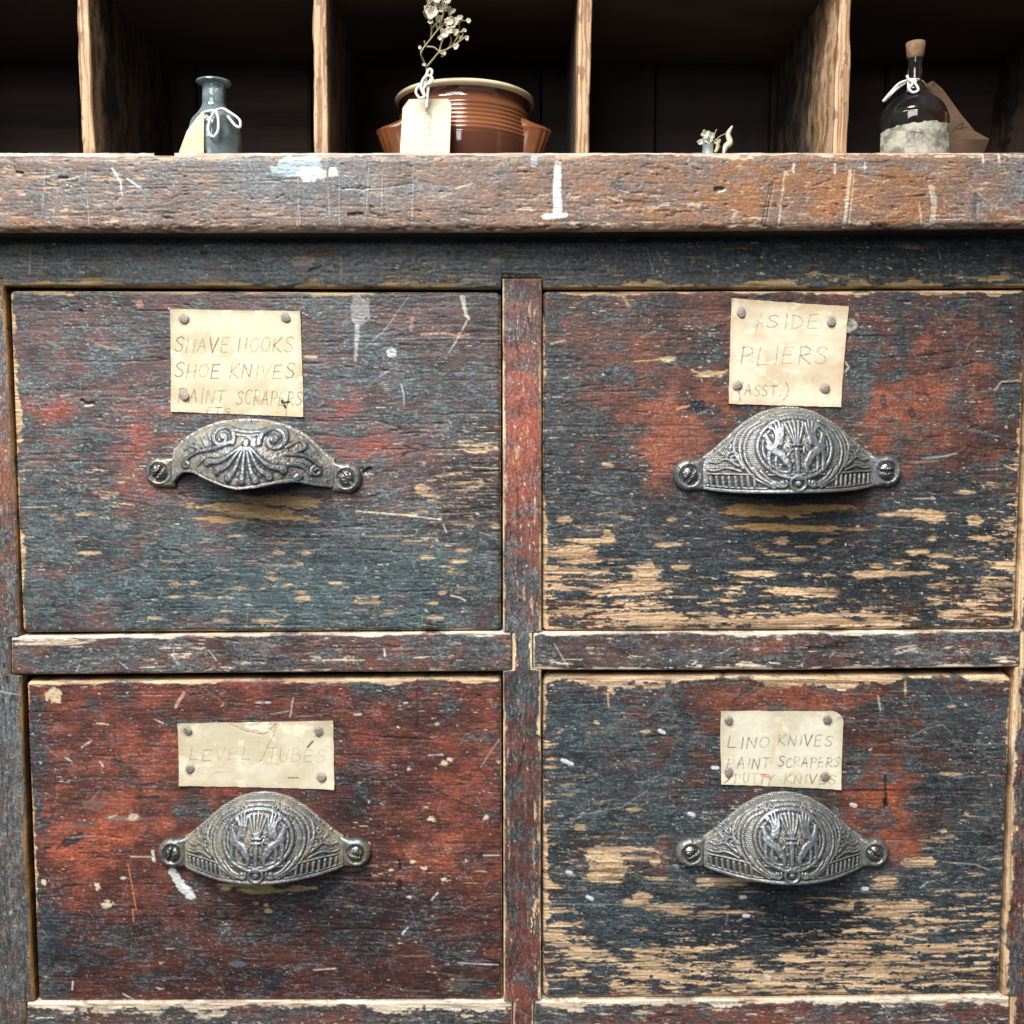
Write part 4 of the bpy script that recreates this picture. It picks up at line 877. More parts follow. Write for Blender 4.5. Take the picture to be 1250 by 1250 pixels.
S_([(488, 1051), (489, 1062)], 1.5, (30, 26, 28), .9, -1.2); S_([(488, 1078), (488, 1088)], 2.8, (30, 28, 32), .9, -1.5, rag=.8); S_([(491, 1140), (498, 1132)], 1.6, (206, 200, 194), .9, -.2, rag=.5); S_([(527, 1098), (534, 1090)], 1.6, (210, 204, 196), .85, 0, rag=.7)
S_([(383, 1184), (410, 1182)], 1.2, (226, 206, 178), .9, -.2, rag=.4); S_([(322, 1212), (330, 1204), (343, 1192)], 3.6, (34, 44, 56), .9, 0, rag=1.4); S_([(385, 1197), (398, 1198)], 5, (84, 62, 58), .6, 0, rag=3); S_([(560, 1175), (608, 1178)], .9, (206, 202, 196), .8, -.3); S_([(590, 1044), (610, 1044)], .9, (200, 196, 190), .8, -.3); S_([(585, 1050), (590, 1036), (612, 1034)], 3.0, (36, 32, 34), .7, -.5, rag=1.6)
S_([(510, 830), (510, 890)], 1.4, (44, 40, 44), .7, -1, rag=.6); S_([(490, 852), (498, 858)], 4.5, (46, 46, 50), .85, -1, rag=1.5); S_([(493, 858), (497, 858)], 1.3, (206, 206, 204), .8); S_([(433, 872), (441, 872)], 1.8, (206, 200, 196), .85, 0, rag=.5); S_([(523, 922), (540, 921)], 1.4, (196, 186, 180), .8, -.4, rag=.5)
S_([(587, 936), (600, 916), (610, 902)], .8, (184, 176, 170), .7, -.2); S_([(311, 858), (330, 858)], 1.0, (214, 206, 196), .8, 0, rag=.7); S_([(310, 860), (325, 864)], .8, (50, 36, 34), .8, -.6); S_([(354, 875), (358, 852)], 1.6, (206, 180, 168), .7, 0, rag=1.2); S_([(330, 872), (352, 868)], .9, (190, 180, 172), .7)
S_([(89, 1198), (88, 1208)], 1.2, (216, 214, 208), .85); S_([(150, 1213), (163, 1220)], 1.0, (206, 206, 202), .8); S_([(186, 1039), (188, 1050)], 2.0, (214, 212, 206), .8, 0, rag=.9); S_([(160, 1046), (184, 1046)], .9, (214, 176, 146), .8)
f.patch(62, 1131, 10, 6, (34, 44, 54), .8); f.patch(66, 1152, 9, 6, (36, 48, 60), .8); f.patch(192, 1188, 6, 6, (34, 42, 52), .85); f.patch(290, 1177, 9, 5, (84, 108, 114), .7); f.patch(560, 1200, 16, 10, (120, 110, 94), .35, 0, .6)
for k in range(30):
    rr = f.rng; y = rr.uniform(1100, 1190); x = rr.uniform(60, 560); S_([(x, y), (x + rr.exponential(50) + 20, y + rr.uniform(-2, 2))], .5, (44, 26, 28), .5, -.6, rag=.4)
D3 = drawer(f, 'brick red drawer with wide card reading LEVEL TUBES', 4)

# ---- lino knives drawer (lower row)
f = quad_face((662.5, 824.5), (1236.5, 824), (1220.5, 1214), (662.5, 1220.5), 34)
# rounded lower corners
paint_wood(f, dict(reds=((34, 24, 23), (78, 47, 39), (138, 72, 47)), darks=((7, 13, 17), (64, 77, 81)),
    R=(.40, [(1000, 850, 110, 20, .35), (940, 860, 80, 24, .2), (860, 870, 60, 50, .1), (1090, 1000, 40, 60, .3), (1095, 1040, 30, 30, .5), (1060, 960, 50, 50, .2), (810, 1040, 14, 24, .5), (1080, 970, 30, 30, .15), (820, 850, 40, 20, .1)]),
    D=(.70, [(700, 860, 60, 30, .2), (870, 860, 70, 30, -.3), (990, 852, 110, 18, -.5), (1060, 890, 60, 30, -.3), (850, 900, 40, 40, -.2), (1080, 990, 60, 70, -.4), (1095, 1040, 26, 26, -.5), (810, 1035, 14, 24, -.5), (1190, 880, 60, 40, .1), (1130, 920, 70, 30, -.1), (720, 960, 90, 60, .2), (1170, 1050, 90, 60, .3), (900, 1110, 250, 60, .35), (720, 880, 40, 40, .0), (830, 895, 14, 40, .3), (1100, 1080, 60, 30, .3)]),
    T=(.25, [(760, 960, 120, 90, .3), (800, 1120, 150, 50, .5), (720, 870, 40, 40, .4)]), S=(.42, [(760, 930, 120, 90, .3), (950, 1120, 130, 50, -.4), (1180, 950, 60, 100, .1)]),
    B=(.004, [(690, 1000, 40, 60, .03), (720, 1050, 60, 30, .03), (780, 1110, 90, 30, .04), (690, 1180, 40, 40, .55), (800, 1180, 80, 30, .62), (900, 1190, 120, 24, .45), (1000, 1185, 100, 30, .5), (1100, 1180, 80, 40, .45), (1190, 1160, 60, 50, .42), (850, 1152, 60, 12, .36), (1130, 1112, 90, 18, .16), (1040, 1156, 70, 20, .22), (1180, 1060, 50, 50, .05), (680, 1140, 26, 20, .4), (670, 1030, 10, 200, .2), (920, 1160, 80, 16, -.1), (760, 1150, 70, 16, -.1), (720, 1160, 40, 12, .1), (1080, 1105, 60, 10, .3)]),
    K=(0, [(960, 1110, 110, 36, .5), (920, 1140, 80, 24, .6), (1010, 1140, 60, 24, .5), (1180, 1100, 50, 30, .2), (700, 870, 40, 30, .25), (720, 1040, 60, 60, .15)]),  # dark paint and grime, with the handle's shade painted over them
    bw=.11, wear=(5, 3.0, 11, 3.5), scr=1000, spk=420, dent=70, bare0=(146, 114, 84), bare1=(236, 202, 162)))
S_ = f.stroke
for (x, y, rx, ry) in ((742, 1062, 22, 12), (736, 1045, 22, 6), (735, 1072, 20, 6), (748, 1049, 12, 8), (780, 1047, 26, 2.6), (800, 1052, 6, 4), (785, 1094, 12, 5), (773, 1102, 16, 4), (812, 1107, 26, 4), (830, 1113, 14, 3), (880, 1076, 30, 5), (905, 1074, 14, 4), (1081, 1074, 12, 5), (1080, 1082, 14, 3), (1120, 1053, 20, 5), (1130, 1050, 10, 4), (1100, 1105, 32, 5), (1085, 1115, 24, 5), (1180, 1092, 12, 2), (788, 893, 5, 2.5), (775, 988, 8, 3), (708, 1009, 7, 3), (752, 1037, 40, 3), (890, 1113, 30, 2), (1160, 945, 13, 1.5), (1162, 862, 5, 1.5), (1227, 1010, 4, 4), (1152, 1014, 3.5, 2), (1180, 992, 3, 2), (800, 1072, 14, 1.6), (1105, 840, 1.5, 9), (728, 882, 4, 2)):
    f.patch(x, y, rx * 1.1, ry * 1.15, 0, .96, -.35, .55, 0, 8, 2.4, True)
for (x, y, a) in ((808, 893, .5), (696, 932, .3), (689, 929, .3), (844, 994, .3), (1042, 983, .25), (873, 937, .1), (1056, 1085, .0), (695, 1065, .3), (720, 1096, .5), (907, 1095, 0), (911, 1118, 0), (937, 1193, .3)): S_([(x - 2.6, y - 2.6 * a), (x + 2.6, y + 2.6 * a)], 2.2, (212, 214, 212), .92, .7, rag=.4)
S_([(672, 1103), (740, 1104), (800, 1105), (865, 1103)], .9, (170, 170, 160), .6, -.3, rag=.5); S_([(837, 880), (836, 930)], 4.5, (40, 50, 58), .6, 0, soft=2, rag=2); S_([(820, 895), (840, 880), (862, 870)], 2, (40, 46, 52), .7, 0, rag=1.2); S_([(790, 875), (806, 858), (818, 840)], 2.6, (90, 108, 110), .5, 0, rag=1.6); S_([(690, 1005), (715, 994), (760, 985), (790, 965)], 1.0, (150, 156, 154), .5, 0, rag=.7)
S_([(1081, 948), (1082, 972), (1081, 984)], 1.5, (24, 22, 24), .9, -1.5, rag=.5); S_([(1081, 978), (1082, 984)], 2.6, (24, 22, 24), .9, -1.5); S_([(1052, 866), (1070, 862)], 2.6, (48, 48, 50), .8, -.6, rag=1.2); S_([(1072, 850), (1075, 868)], 1.2, (200, 180, 150), .6)
S_([(895, 858), (905, 848), (915, 842)], 1.8, (46, 46, 50), .8, -.5, rag=1); S_([(1205, 1050), (1230, 1046)], .9, (196, 190, 180), .7); S_([(1150, 1052), (1190, 1055), (1208, 1062)], .9, (176, 176, 170), .6); S_([(1123, 1084), (1133, 1076)], 1.0, (190, 192, 190), .7); S_([(1110, 900), (1130, 890), (1150, 884), (1162, 896)], 1.0, (160, 166, 164), .45, 0, rag=.8)
S_([(742, 848), (743, 862)], 1.3, (206, 150, 120), .7)
for k in range(90):
    rr = f.rng; y = rr.uniform(900, 1150); x = rr.uniform(665, 1215); l = rr.exponential(16) + 4; S_([(x, y), (x + l, y + rr.uniform(-1, 1.5))], rr.uniform(.3, .7), (206, 196, 178), rr.uniform(.25, .6), -.3, rag=.4)
for k in range(60):
    rr = f.rng; y = rr.uniform(1080, 1216); x = rr.uniform(665, 1180); S_([(x, y), (x + rr.exponential(40) + 10, y + rr.uniform(-1.5, 1.5))], .6, (58, 52, 46), .5, -.7, rag=.4)
for (x, y) in ((712, 1142), (745, 1163), (810, 1162), (795, 1193), (846, 1179), (845, 1187), (857, 1187), (825, 1186), (876, 1198), (783, 1149), (1134, 1156), (1122, 1164), (1114, 1172), (957, 1177), (1033, 1181), (1094, 1156)): S_([(x, y), (x + 1, y)], 1.5, (20, 18, 18), .95, -2.5)
D4 = drawer(f, 'blue black drawer worn to bare wood with card reading LINO KNIVES', 6)

# ------------------------------------------------------------------ cards and handles on the drawers
PEN = (96, 82, 60); PEN2 = (80, 76, 70)
T1 = ((198, 185, 155), (214, 203, 175), (184, 168, 136))
def tear(f):
    f.stroke([(345, 490), (349, 498)], 1.6, (40, 32, 26), .95, -1.2, rag=.5); f.stroke([(346, 493), (353, 491)], 1.4, (40, 32, 26), .9, -1, rag=.4); f.stroke([(350, 500), (350, 509)], .6, (120, 100, 76), .7)
    f.stroke([(314, 487), (321, 492)], 1.8, (190, 130, 116), .45, 0, soft=1.5)
card(D1, ((208.5, 377.5), (367, 380), (371, 509), (209.5, 502.5)), 41, [('SHAVE HOOKS', 213, 361, 430, 17, .0, PEN), ('SHOE KNIVES', 213, 363, 461, 17, .01, PEN), ('PAINT', 217, 277, 492, 17, .02, PEN), ('SCRAPERS', 289, 371, 494, 17, .02, PEN), ('ETS', 253, 283, 506, 8, .02, PEN)], T1,
     'yellowed card with SHAVE HOOKS, SHOE KNIVES, PAINT SCRAPERS pencilled on it', DY, [(225, 390), (348.5, 388.5), (225, 484)], tear)
T2 = ((202, 183, 154), (218, 204, 178), (196, 166, 134))
card(D2, ((892.5, 364.5), (1035, 374.5), (1025.5, 497), (889, 493)), 42, [('&SIDE', 916, 1004, 401, 16, .0, (134, 118, 96)), ('PLIERS', 903, 1014, 445, 20, .0, (98, 90, 78)), ('(ASST.)', 899, 965, 483, 13, .02, PEN2)], T2,
     'squarish tan card with SIDE PLIERS (ASST.) pencilled on it', DY, [(905, 382), (1015, 393), (900, 471), (1007, 475)])
T3 = ((198, 186, 158), (216, 205, 180), (186, 170, 138))
def crack(f):
    f.stroke([(282, 884), (300, 893), (322, 897), (332, 890), (337, 884)], .8, (168, 150, 116), .6, -.9, rag=.6); f.stroke([(337, 884), (335, 897), (328, 910), (322, 924), (318, 930)], .6, (140, 118, 88), .7, -.7, rag=.4)
    f.patch(315, 887, 18, 6, (228, 218, 194), .8, .6, .5, .1, 8, 4); f.stroke([(308, 882), (318, 879)], 2.4, (206, 202, 188), .8, .6, rag=1)
    f.stroke([(352, 949), (364, 949)], .8, (96, 72, 56), .8); f.stroke([(376, 912), (382, 905)], 1.3, (70, 60, 50), .8, -.5)
    for k in range(14):
        rr = f.rng; x = rr.uniform(222, 400); y = rr.uniform(886, 955); a = rr.uniform(-.8, .8); f.stroke([(x, y), (x + 14 * math.cos(a), y + 14 * math.sin(a))], .8, (236, 226, 198), .5, 0, rag=.6)
card(D3, ((217.5, 883), (407, 879.5), (408.5, 963), (219.5, 958.5)), 43, [('LEVEL', 231, 311, 928, 14, -.01, (146, 130, 102)), ('TUBES', 326, 401, 929, 15, .01, (146, 130, 102))], T3,
     'wide cracked card with LEVEL TUBES pencilled on it', DY, [(228.5, 892.5), (389.5, 893.5), (232.5, 939), (392.5, 949.5)], crack)
T4 = ((206, 196, 170), (221, 213, 190), (196, 180, 148))
def rust(f):
    f.stroke([(309, 880), (310, 881)], 1, (0, 0, 0), 0); f.stroke([(931, 946), (940, 949)], 2.0, (206, 128, 78), .75, 0, soft=1.4, rag=.8); f.stroke([(952, 880), (946, 905), (941, 930)], 2.2, (206, 182, 140), .5, 0, soft=2); f.stroke([(884, 955), (890, 951), (888, 940)], .9, (96, 80, 60), .7, -.6)
def round_tr(X, Y, u, v):
    r = 15.0; x1, y0 = 1029.5, 868.0
    cx_, cy_ = x1 - r, y0 + r; dx = X - cx_; dy = Y - cy_
    k = (dx > 0) & (dy < 0); d = np.hypot(dx, dy) + 1e-6; m = np.maximum(np.abs(dx), np.abs(dy)); s_ = np.where(k, m / d, 1.0)
    return cx_ + dx * s_, cy_ + dy * s_
card(D4, ((879, 867.5), (1029.5, 868), (1025.5, 963), (880, 956.5)), 44, [('LINO', 887, 942, 913, 14, .0, PEN2), ('KNIVES', 949, 1018, 910, 13, .0, PEN2), ('PAINT', 887, 941, 938, 13, .0, PEN2), ('SCRAPERS', 949, 1027, 936, 12, .0, PEN2), ('PUTTY', 896, 946, 956, 12, .0, (120, 100, 76)), ('KNIVES', 957, 1022, 956, 11, .0, (120, 100, 76))], T4,
     'cream card with one rounded corner and LINO KNIVES, PAINT SCRAPERS, PUTTY KNIVES on it', DY, [(890, 880), (1010, 879), (889.5, 943), (1007, 948.5)], rust, round_tr)

cup_handle(D1, 310.5, 580, DY, .99, .03, 'acanthus', 51, (.9, -.75), .75, 'cast cup handle with scrolled leaf pattern and wavy lower edge')
cup_handle(D2, 960, 577.5, DY, 1.043, -.02, 'emblem', 52, (1.0, 0.0), .25)
cup_handle(D3, 324, 1039, DY, 1.0, .0, 'emblem', 53, (1.3, -.3), .95)
cup_handle(D4, 954, 1039, DY, 1.0, .0, 'emblem', 54, (.5, -.6), .35)

# ------------------------------------------------------------------ pigeonholes standing on the worktop
ZT = float(P(625, 186.5, LEDGE_Y)[2])                 # top of the worktop
rgp = np.random.RandomState(5)
# thin covering sheet on the worktop, chipped away in one place
def sheet(x0, x1):
    xs = np.linspace(x0, x1, 160); w = float(P(x0, 187, LEDGE_Y)[0]), float(P(x1, 187, LEDGE_Y)[0])
    X = np.linspace(w[0], w[1], 160); yv = np.array([LEDGE_Y + .0042, LEDGE_Y + .0046, .03, .155])
    V = np.zeros((4, 160, 3)); V[..., 0] = X[None]; V[..., 1] = yv[:, None]; V[0, :, 1] += (fbm(xs / 14, xs * 0, 3, 7) - .5) * .0012
    V[..., 2] = ZT + .0011 + (fbm(X * 300, X * 0 + 3, 2, 4) - .5)[None] * .0004; V[0, :, 2] -= .0003; 
    V = np.concatenate([V[:1] * 1, V]); V[0, :, 2] = ZT - .0012
    C = np.zeros(V.shape) + mix(lin((120, 112, 106)), lin((196, 188, 178)), fbm(xs / 20, xs * 0 + 1, 3, 9))[None]; C[2:] *= .45
    return raw_mesh('covering_sheet', V.reshape(-1, 3), grid_quads(5, 160), M_wood, C.reshape(-1, 3), np.full(V.shape[:2], .6))
adopt(sheet(-118, 184), cab); adopt(sheet(209, 1368), cab)

PH_Y, PH_B = 0.032, 0.145
pig = empty('pigeonhole_shelf', (float(P(625, 186)[0]), .1, ZT), 'row of dark wooden pigeonholes with pale worn front edges standing on the worktop', 'shelf')
ZC = float(P(625, 76, PH_B)[2])
def divider(fl_t, fr_t, fl_b, fr_b, seed, side, worn=(.2, .2), fray=1.0):
    """upright board: front edge corners in photo px at y=0 (top) and y=186 (foot)"""
    L0, R0 = P(fl_b, 186, PH_Y), P(fr_b, 186, PH_Y); L1, R1 = P(fl_t, 0, PH_Y), P(fr_t, 0, PH_Y)
    nz = 150; nd = 60; nf = 26
    Z = np.linspace(ZT + .0012, ZC, nz); t = ((Z - L0[2]) / (L1[2] - L0[2]))[:, None]
    xl = L0[0] + (L1[0] - L0[0]) * t; xr = R0[0] + (R1[0] - R0[0]) * t
    zz = Z[:, None] / PXM
    xl = xl + (fbm(zz / 40, zz * 0 + seed, 3, seed) - .5) * .0012 * fray; xr = xr + (fbm(zz / 60, zz * 0 + seed + 4, 2, seed + 1) - .5) * .0012 * fray
    dep = np.linspace(1, 0, nd)[None] ** 1.6
    ql = np.linspace(0, 1, nf)[None]
    bl = np.minimum(ql, 1 - ql) * np.abs(xr - xl)
    rnd = .0011 * (1 - np.sqrt(np.clip(1 - (1 - np.clip(bl / .0011, 0, 1)) ** 2, 0, 1)))
    Y = np.concatenate([PH_Y + .0011 + dep * (PH_B - PH_Y - .0011) + 0 * t, PH_Y + rnd, PH_Y + .0011 + dep[:, ::-1] * (PH_B - PH_Y - .0011) + 0 * t], 1)
    X = np.concatenate([xl + 0 * dep, xl + (xr - xl) * ql, xr + 0 * dep], 1)
    V = np.stack([X, Y, Z[:, None] + 0 * X], -1)
    d_ = (Y - PH_Y) / (PH_B - PH_Y); U = X / PXM; ZZ = Z[:, None] / PXM + 0 * X; DD = Y / PXM
    g = fbm(U / 1.3 + DD / 8 + (fbm(ZZ / 40, DD / 40, 2, seed + 3) - .5) * 3, ZZ / 60, 4, seed + 2); k = fbm(ZZ / 16, U / 6 + DD / 14, 3, seed + 5)
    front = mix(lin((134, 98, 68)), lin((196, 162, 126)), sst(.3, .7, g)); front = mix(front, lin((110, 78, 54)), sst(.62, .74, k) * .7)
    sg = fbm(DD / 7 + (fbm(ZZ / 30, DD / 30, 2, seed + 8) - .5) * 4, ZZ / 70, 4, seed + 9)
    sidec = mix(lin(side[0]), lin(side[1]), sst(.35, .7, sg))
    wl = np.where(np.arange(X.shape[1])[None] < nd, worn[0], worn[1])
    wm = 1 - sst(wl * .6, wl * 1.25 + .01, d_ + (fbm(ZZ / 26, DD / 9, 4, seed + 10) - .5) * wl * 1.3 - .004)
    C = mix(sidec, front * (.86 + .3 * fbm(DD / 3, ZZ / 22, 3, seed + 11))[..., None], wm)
    o = raw_mesh('divider', V.reshape(-1, 3), grid_quads(nz, X.shape[1]), M_woodv, C.reshape(-1, 3), np.full(X.shape, .7))
    return adopt(o, pig)
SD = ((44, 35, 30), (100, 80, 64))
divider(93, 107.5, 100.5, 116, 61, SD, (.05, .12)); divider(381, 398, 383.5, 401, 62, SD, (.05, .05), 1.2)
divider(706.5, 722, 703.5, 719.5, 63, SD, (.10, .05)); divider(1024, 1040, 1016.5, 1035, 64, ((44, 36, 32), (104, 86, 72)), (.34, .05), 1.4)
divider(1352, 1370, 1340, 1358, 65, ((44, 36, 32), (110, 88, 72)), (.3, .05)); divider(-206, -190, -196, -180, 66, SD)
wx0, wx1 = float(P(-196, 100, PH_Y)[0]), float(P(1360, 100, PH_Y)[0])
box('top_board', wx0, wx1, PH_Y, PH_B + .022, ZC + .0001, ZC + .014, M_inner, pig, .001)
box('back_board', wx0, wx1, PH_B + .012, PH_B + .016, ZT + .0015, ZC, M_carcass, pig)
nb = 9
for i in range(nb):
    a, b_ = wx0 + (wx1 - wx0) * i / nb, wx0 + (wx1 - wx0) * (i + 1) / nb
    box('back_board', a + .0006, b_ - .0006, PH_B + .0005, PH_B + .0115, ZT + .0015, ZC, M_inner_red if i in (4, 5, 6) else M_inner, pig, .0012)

# ------------------------------------------------------------------ things on the shelf
def lathe(name, prof, mat, parent=None, n=96, cols=None, closed=False):
    prof = np.asarray(prof, float); m = len(prof); a = np.linspace(0, 2 * math.pi, n, endpoint=False)
    V = np.stack([prof[:, 0][:, None] * np.cos(a), prof[:, 0][:, None] * np.sin(a), prof[:, 1][:, None] + 0 * a], -1)
    i = np.arange(m * n).reshape(m, n); j = np.roll(i, -1, 1)
    q = np.stack([i[:-1], j[:-1], j[1:], i[1:]], -1).reshape(-1, 4)
    return raw_mesh(name, V.reshape(-1, 3), q, mat, None, None, parent)
def tube(name, pts, r, mat, parent=None, n=8, sm=6, r1=None):
    """pts: one polyline or a list of polylines (world metres), round section"""
    lists = pts if isinstance(pts[0][0], (list, tuple, np.ndarray)) else [pts]
    verts = []; quads = []; off = 0
    for pl in lists:
        p = smooth(pl, sm) if len(pl) > 2 else np.asarray(pl, float)
        T = np.gradient(p, axis=0); T /= np.linalg.norm(T, axis=1, keepdims=True) + 1e-12
        up = np.array([0.3, -.9, .2]); A = np.cross(T, up); A /= np.linalg.norm(A, axis=1, keepdims=True) + 1e-12; B = np.cross(T, A)
        rr = np.linspace(r, r1 if r1 is not None else r, len(p))[:, None, None]; a = np.linspace(0, 2 * math.pi, n, endpoint=False)[None, :, None]
        V = p[:, None] + rr * (np.cos(a) * A[:, None] + np.sin(a) * B[:, None])
        V = np.concatenate([p[:1, None].repeat(n, 1), V, p[-1:, None].repeat(n, 1)])
        m = len(V); i = np.arange(m * n).reshape(m, n) + off; j = np.roll(i, -1, 1)
        verts.append(V.reshape(-1, 3)); quads.append(np.stack([i[:-1], j[:-1], j[1:], i[1:]], -1).reshape(-1, 4)); off += m * n
    return raw_mesh(name, np.concatenate(verts), np.concatenate(quads), mat, None, None, parent)
def glass(name, c, rough=.03, dens=1.0, dust_haze=.0, dustc=(170, 170, 165)):
    m, nt, b = new_mat(name); cl = lin(c)
    b.inputs['Transmission Weight'].default_value = 1; b.inputs['IOR'].default_value = 1.48; b.inputs['Roughness'].default_value = rough
    b.inputs['Base Color'].default_value = tuple(cl) + (1,)
    if dust_haze:
        d = nt.nodes.new('ShaderNodeBsdfDiffuse'); d.inputs[0].default_value = tuple(lin(dustc)) + (1,)
        tc = nt.nodes.new('ShaderNodeTexCoord'); nz = nt.nodes.new('ShaderNodeTexNoise'); nz.inputs['Scale'].default_value = 140; nz.inputs['Detail'].default_value = 6
        nt.links.new(tc.outputs['Object'], nz.inputs['Vector'])
        mr = nt.nodes.new('ShaderNodeMapRange'); mr.inputs['From Min'].default_value = .35; mr.inputs['From Max'].default_value = .75; mr.inputs['To Min'].default_value = dust_haze * .3; mr.inputs['To Max'].default_value = dust_haze
        nt.links.new(nz.outputs['Fac'], mr.inputs['Value'])
        mx = nt.nodes.new('ShaderNodeMixShader'); nt.links.new(mr.outputs[0], mx.inputs[0]); nt.links.new(b.outputs[0], mx.inputs[1]); nt.links.new(d.outputs[0], mx.inputs[2])
        nt.links.new(mx.outputs[0], nt.nodes['Material Output'].inputs['Surface'])
    return m
M_glass_pale = glass('pale_blue_glass', (214, 232, 234), .05, dust_haze=.36, dustc=(190, 210, 214))
M_glass_brown = glass('dark_brown_glass', (168, 112, 88), .02, dust_haze=.05)
M_glass_clear = glass('clear_glass', (235, 240, 240), .04, dust_haze=.7, dustc=(214, 222, 222))
M_cork = plain('cork', (122, 92, 68), .9, noise_amt=.35, scale=500, bump=.5)

def shell(outer, t=.0012):
    o = list(outer); inner = [(max(r - t, .0001), z + (t if k == 0 else 0)) for k, (r, z) in enumerate(outer)]
    return [(0.0001, outer[0][1])] + o + inner[::-1] + [(0.0001, inner[0][1])]
def dense(prof, n=8): return [tuple(p) for p in smooth(prof, n)]

def hanging_tag(name, pts, Yt, Yb, mat_cols, label, cat='tag', writing=None, bend=0.0, seed=80):
    """flat card tag: outline polygon in photo px, top at depth Yt, foot at depth Yb"""
    p = np.asarray(pts, float); y0, y1 = p[:, 1].min(), p[:, 1].max()
    ys = np.linspace(y0, y1, 150)
    def bounds(y):
        xs = []
        for k in range(len(p)):
            a, b_ = p[k], p[(k + 1) % len(p)]
            if (a[1] - y) * (b_[1] - y) <= 0 and a[1] != b_[1]: xs.append(a[0] + (y - a[1]) / (b_[1] - a[1]) * (b_[0] - a[0]))
        return (min(xs), max(xs)) if xs else (p[0, 0], p[0, 0])
    B = np.array([bounds(min(max(y, y0 + 1e-3), y1 - 1e-3)) for y in ys])
    f = Face.__new__(Face); f.seed = seed; f.rng = np.random.RandomState(seed); n = 110
    u = np.linspace(0, 1, n)[None]; f.X = B[:, :1] + (B[:, 1:] - B[:, :1]) * u; f.Y = ys[:, None] + 0 * f.X
    t = (f.Y - y0) / (y1 - y0)
    f.col = mix(lin(mat_cols[0]), lin(mat_cols[1]), fbm(f.X / 16, f.Y / 16, 4, seed + 1)); f.h = np.zeros(f.X.shape); f.r = np.full(f.X.shape, .85)
    if writing: writing(f)
    V = P(f.X, f.Y, Yt + (Yb - Yt) * t + bend * np.sin(u * math.pi) + (fbm(f.X / 30, f.Y / 30, 2, seed) - .5) * .001)
    n0 = V.shape[0] * V.shape[1]; Vb = V.copy(); Vb[..., 1] += .0006
    idx = np.arange(n0).reshape(V.shape[:2]); ring = np.concatenate([idx[0, :], idx[1:, -1], idx[-1, -2::-1], idx[-2:0:-1, 0]]); nx = np.roll(ring, -1)
    q = np.concatenate([grid_quads(*V.shape[:2]), grid_quads(*V.shape[:2], n0)[:, ::-1], np.stack([ring, nx, nx + n0, ring + n0], -1)])
    o = raw_mesh(name, np.concatenate([V.reshape(-1, 3), Vb.reshape(-1, 3)]), q, M_card, np.concatenate([f.col.reshape(-1, 3)] * 2), np.full(2 * n0, .85))
    o['label'] = label; o['category'] = cat
    return o
def PX(pts, Y): return [tuple(P(x, y, Y if np.ndim(Y) == 0 else Y[i])) for i, (x, y) in enumerate(pts)]

# brown glazed pot
M_glaze, nt, b = new_mat('brown_salt_glaze')
tc = nt.nodes.new('ShaderNodeTexCoord'); sx = nt.nodes.new('ShaderNodeSeparateXYZ'); nt.links.new(tc.outputs['Object'], sx.inputs[0])
nz = nt.nodes.new('ShaderNodeTexNoise'); nz.inputs['Scale'].default_value = 60; nz.inputs['Detail'].default_value = 5; nt.links.new(tc.outputs['Object'], nz.inputs['Vector'])
wv = nt.nodes.new('ShaderNodeMath'); wv.operation = 'MULTIPLY_ADD'; wv.inputs[1].default_value = .006; nt.links.new(nz.outputs['Fac'], wv.inputs[0]); nt.links.new(sx.outputs[2], wv.inputs[2])
mr = nt.nodes.new('ShaderNodeMapRange'); mr.inputs['From Min'].default_value = .0; mr.inputs['From Max'].default_value = .058; nt.links.new(wv.outputs[0], mr.inputs['Value'])
rp = nt.nodes.new('ShaderNodeValToRGB'); rp.color_ramp.elements.new(.55); rp.color_ramp.elements.new(.62); rp.color_ramp.elements.new(.86)
for e, (ps, c) in zip(rp.color_ramp.elements, ((0, (70, 42, 32)), (.56, (90, 53, 39)), (.64, (142, 88, 56)), (.86, (112, 67, 46)), (1, (36, 23, 19)))): e.position = ps; e.color = tuple(lin(c)) + (1,)
nt.links.new(mr.outputs[0], rp.inputs[0]); nt.links.new(rp.outputs[0], b.inputs['Base Color']); b.inputs['Roughness'].default_value = .09; b.inputs['Coat Weight'].default_value = .6
M_rim = plain('cream_glaze', (222, 204, 166), .3, noise_amt=.08, scale=200)
M_lug = plain('amber_brown_glaze', (122, 74, 46), .16, noise_amt=.25, scale=160)
JY = .088; jx = float(P(567.5, 150, JY)[0])
pot = empty('stoneware_pot', (jx, JY, ZT + .0015), 'brown glazed ribbed stoneware pot with cream rim in the second pigeonhole', 'pot')
pot.scale = (1, 1, .95)
base = [(.024, 0), (.029, .002), (.0325, .012), (.0345, .022), (.0353, .030)]
pr = dense(base, 6)
z = .0305
for k in range(7):                                              # throwing ribs on the shoulder
    for q in np.linspace(0, 1, 6, endpoint=False): pr.append((.0352 - .00022 * k - .0000 + .00045 * math.sin(q * math.pi) , z + q * .0022))
    z += .0022
pr += dense([(.0335, z + .0005), (.0325, z + .003), (.0328, z + .005), (.0345, z + .0072)], 6); zr = z + .0072
body = lathe('body', [(0.0001, 0)] + pr + [(r - .003, zz) for r, zz in pr[::-1]], M_glaze, None, 128); body.parent = pot
rim = lathe('rim', dense([(.0344, zr - .0004), (.0358, zr + .0006), (.0361, zr + .0018), (.0350, zr + .0028), (.0330, zr + .0026), (.0318, zr + .0010), (.0325, zr - .001)], 5), M_rim, None, 128); rim.parent = pot
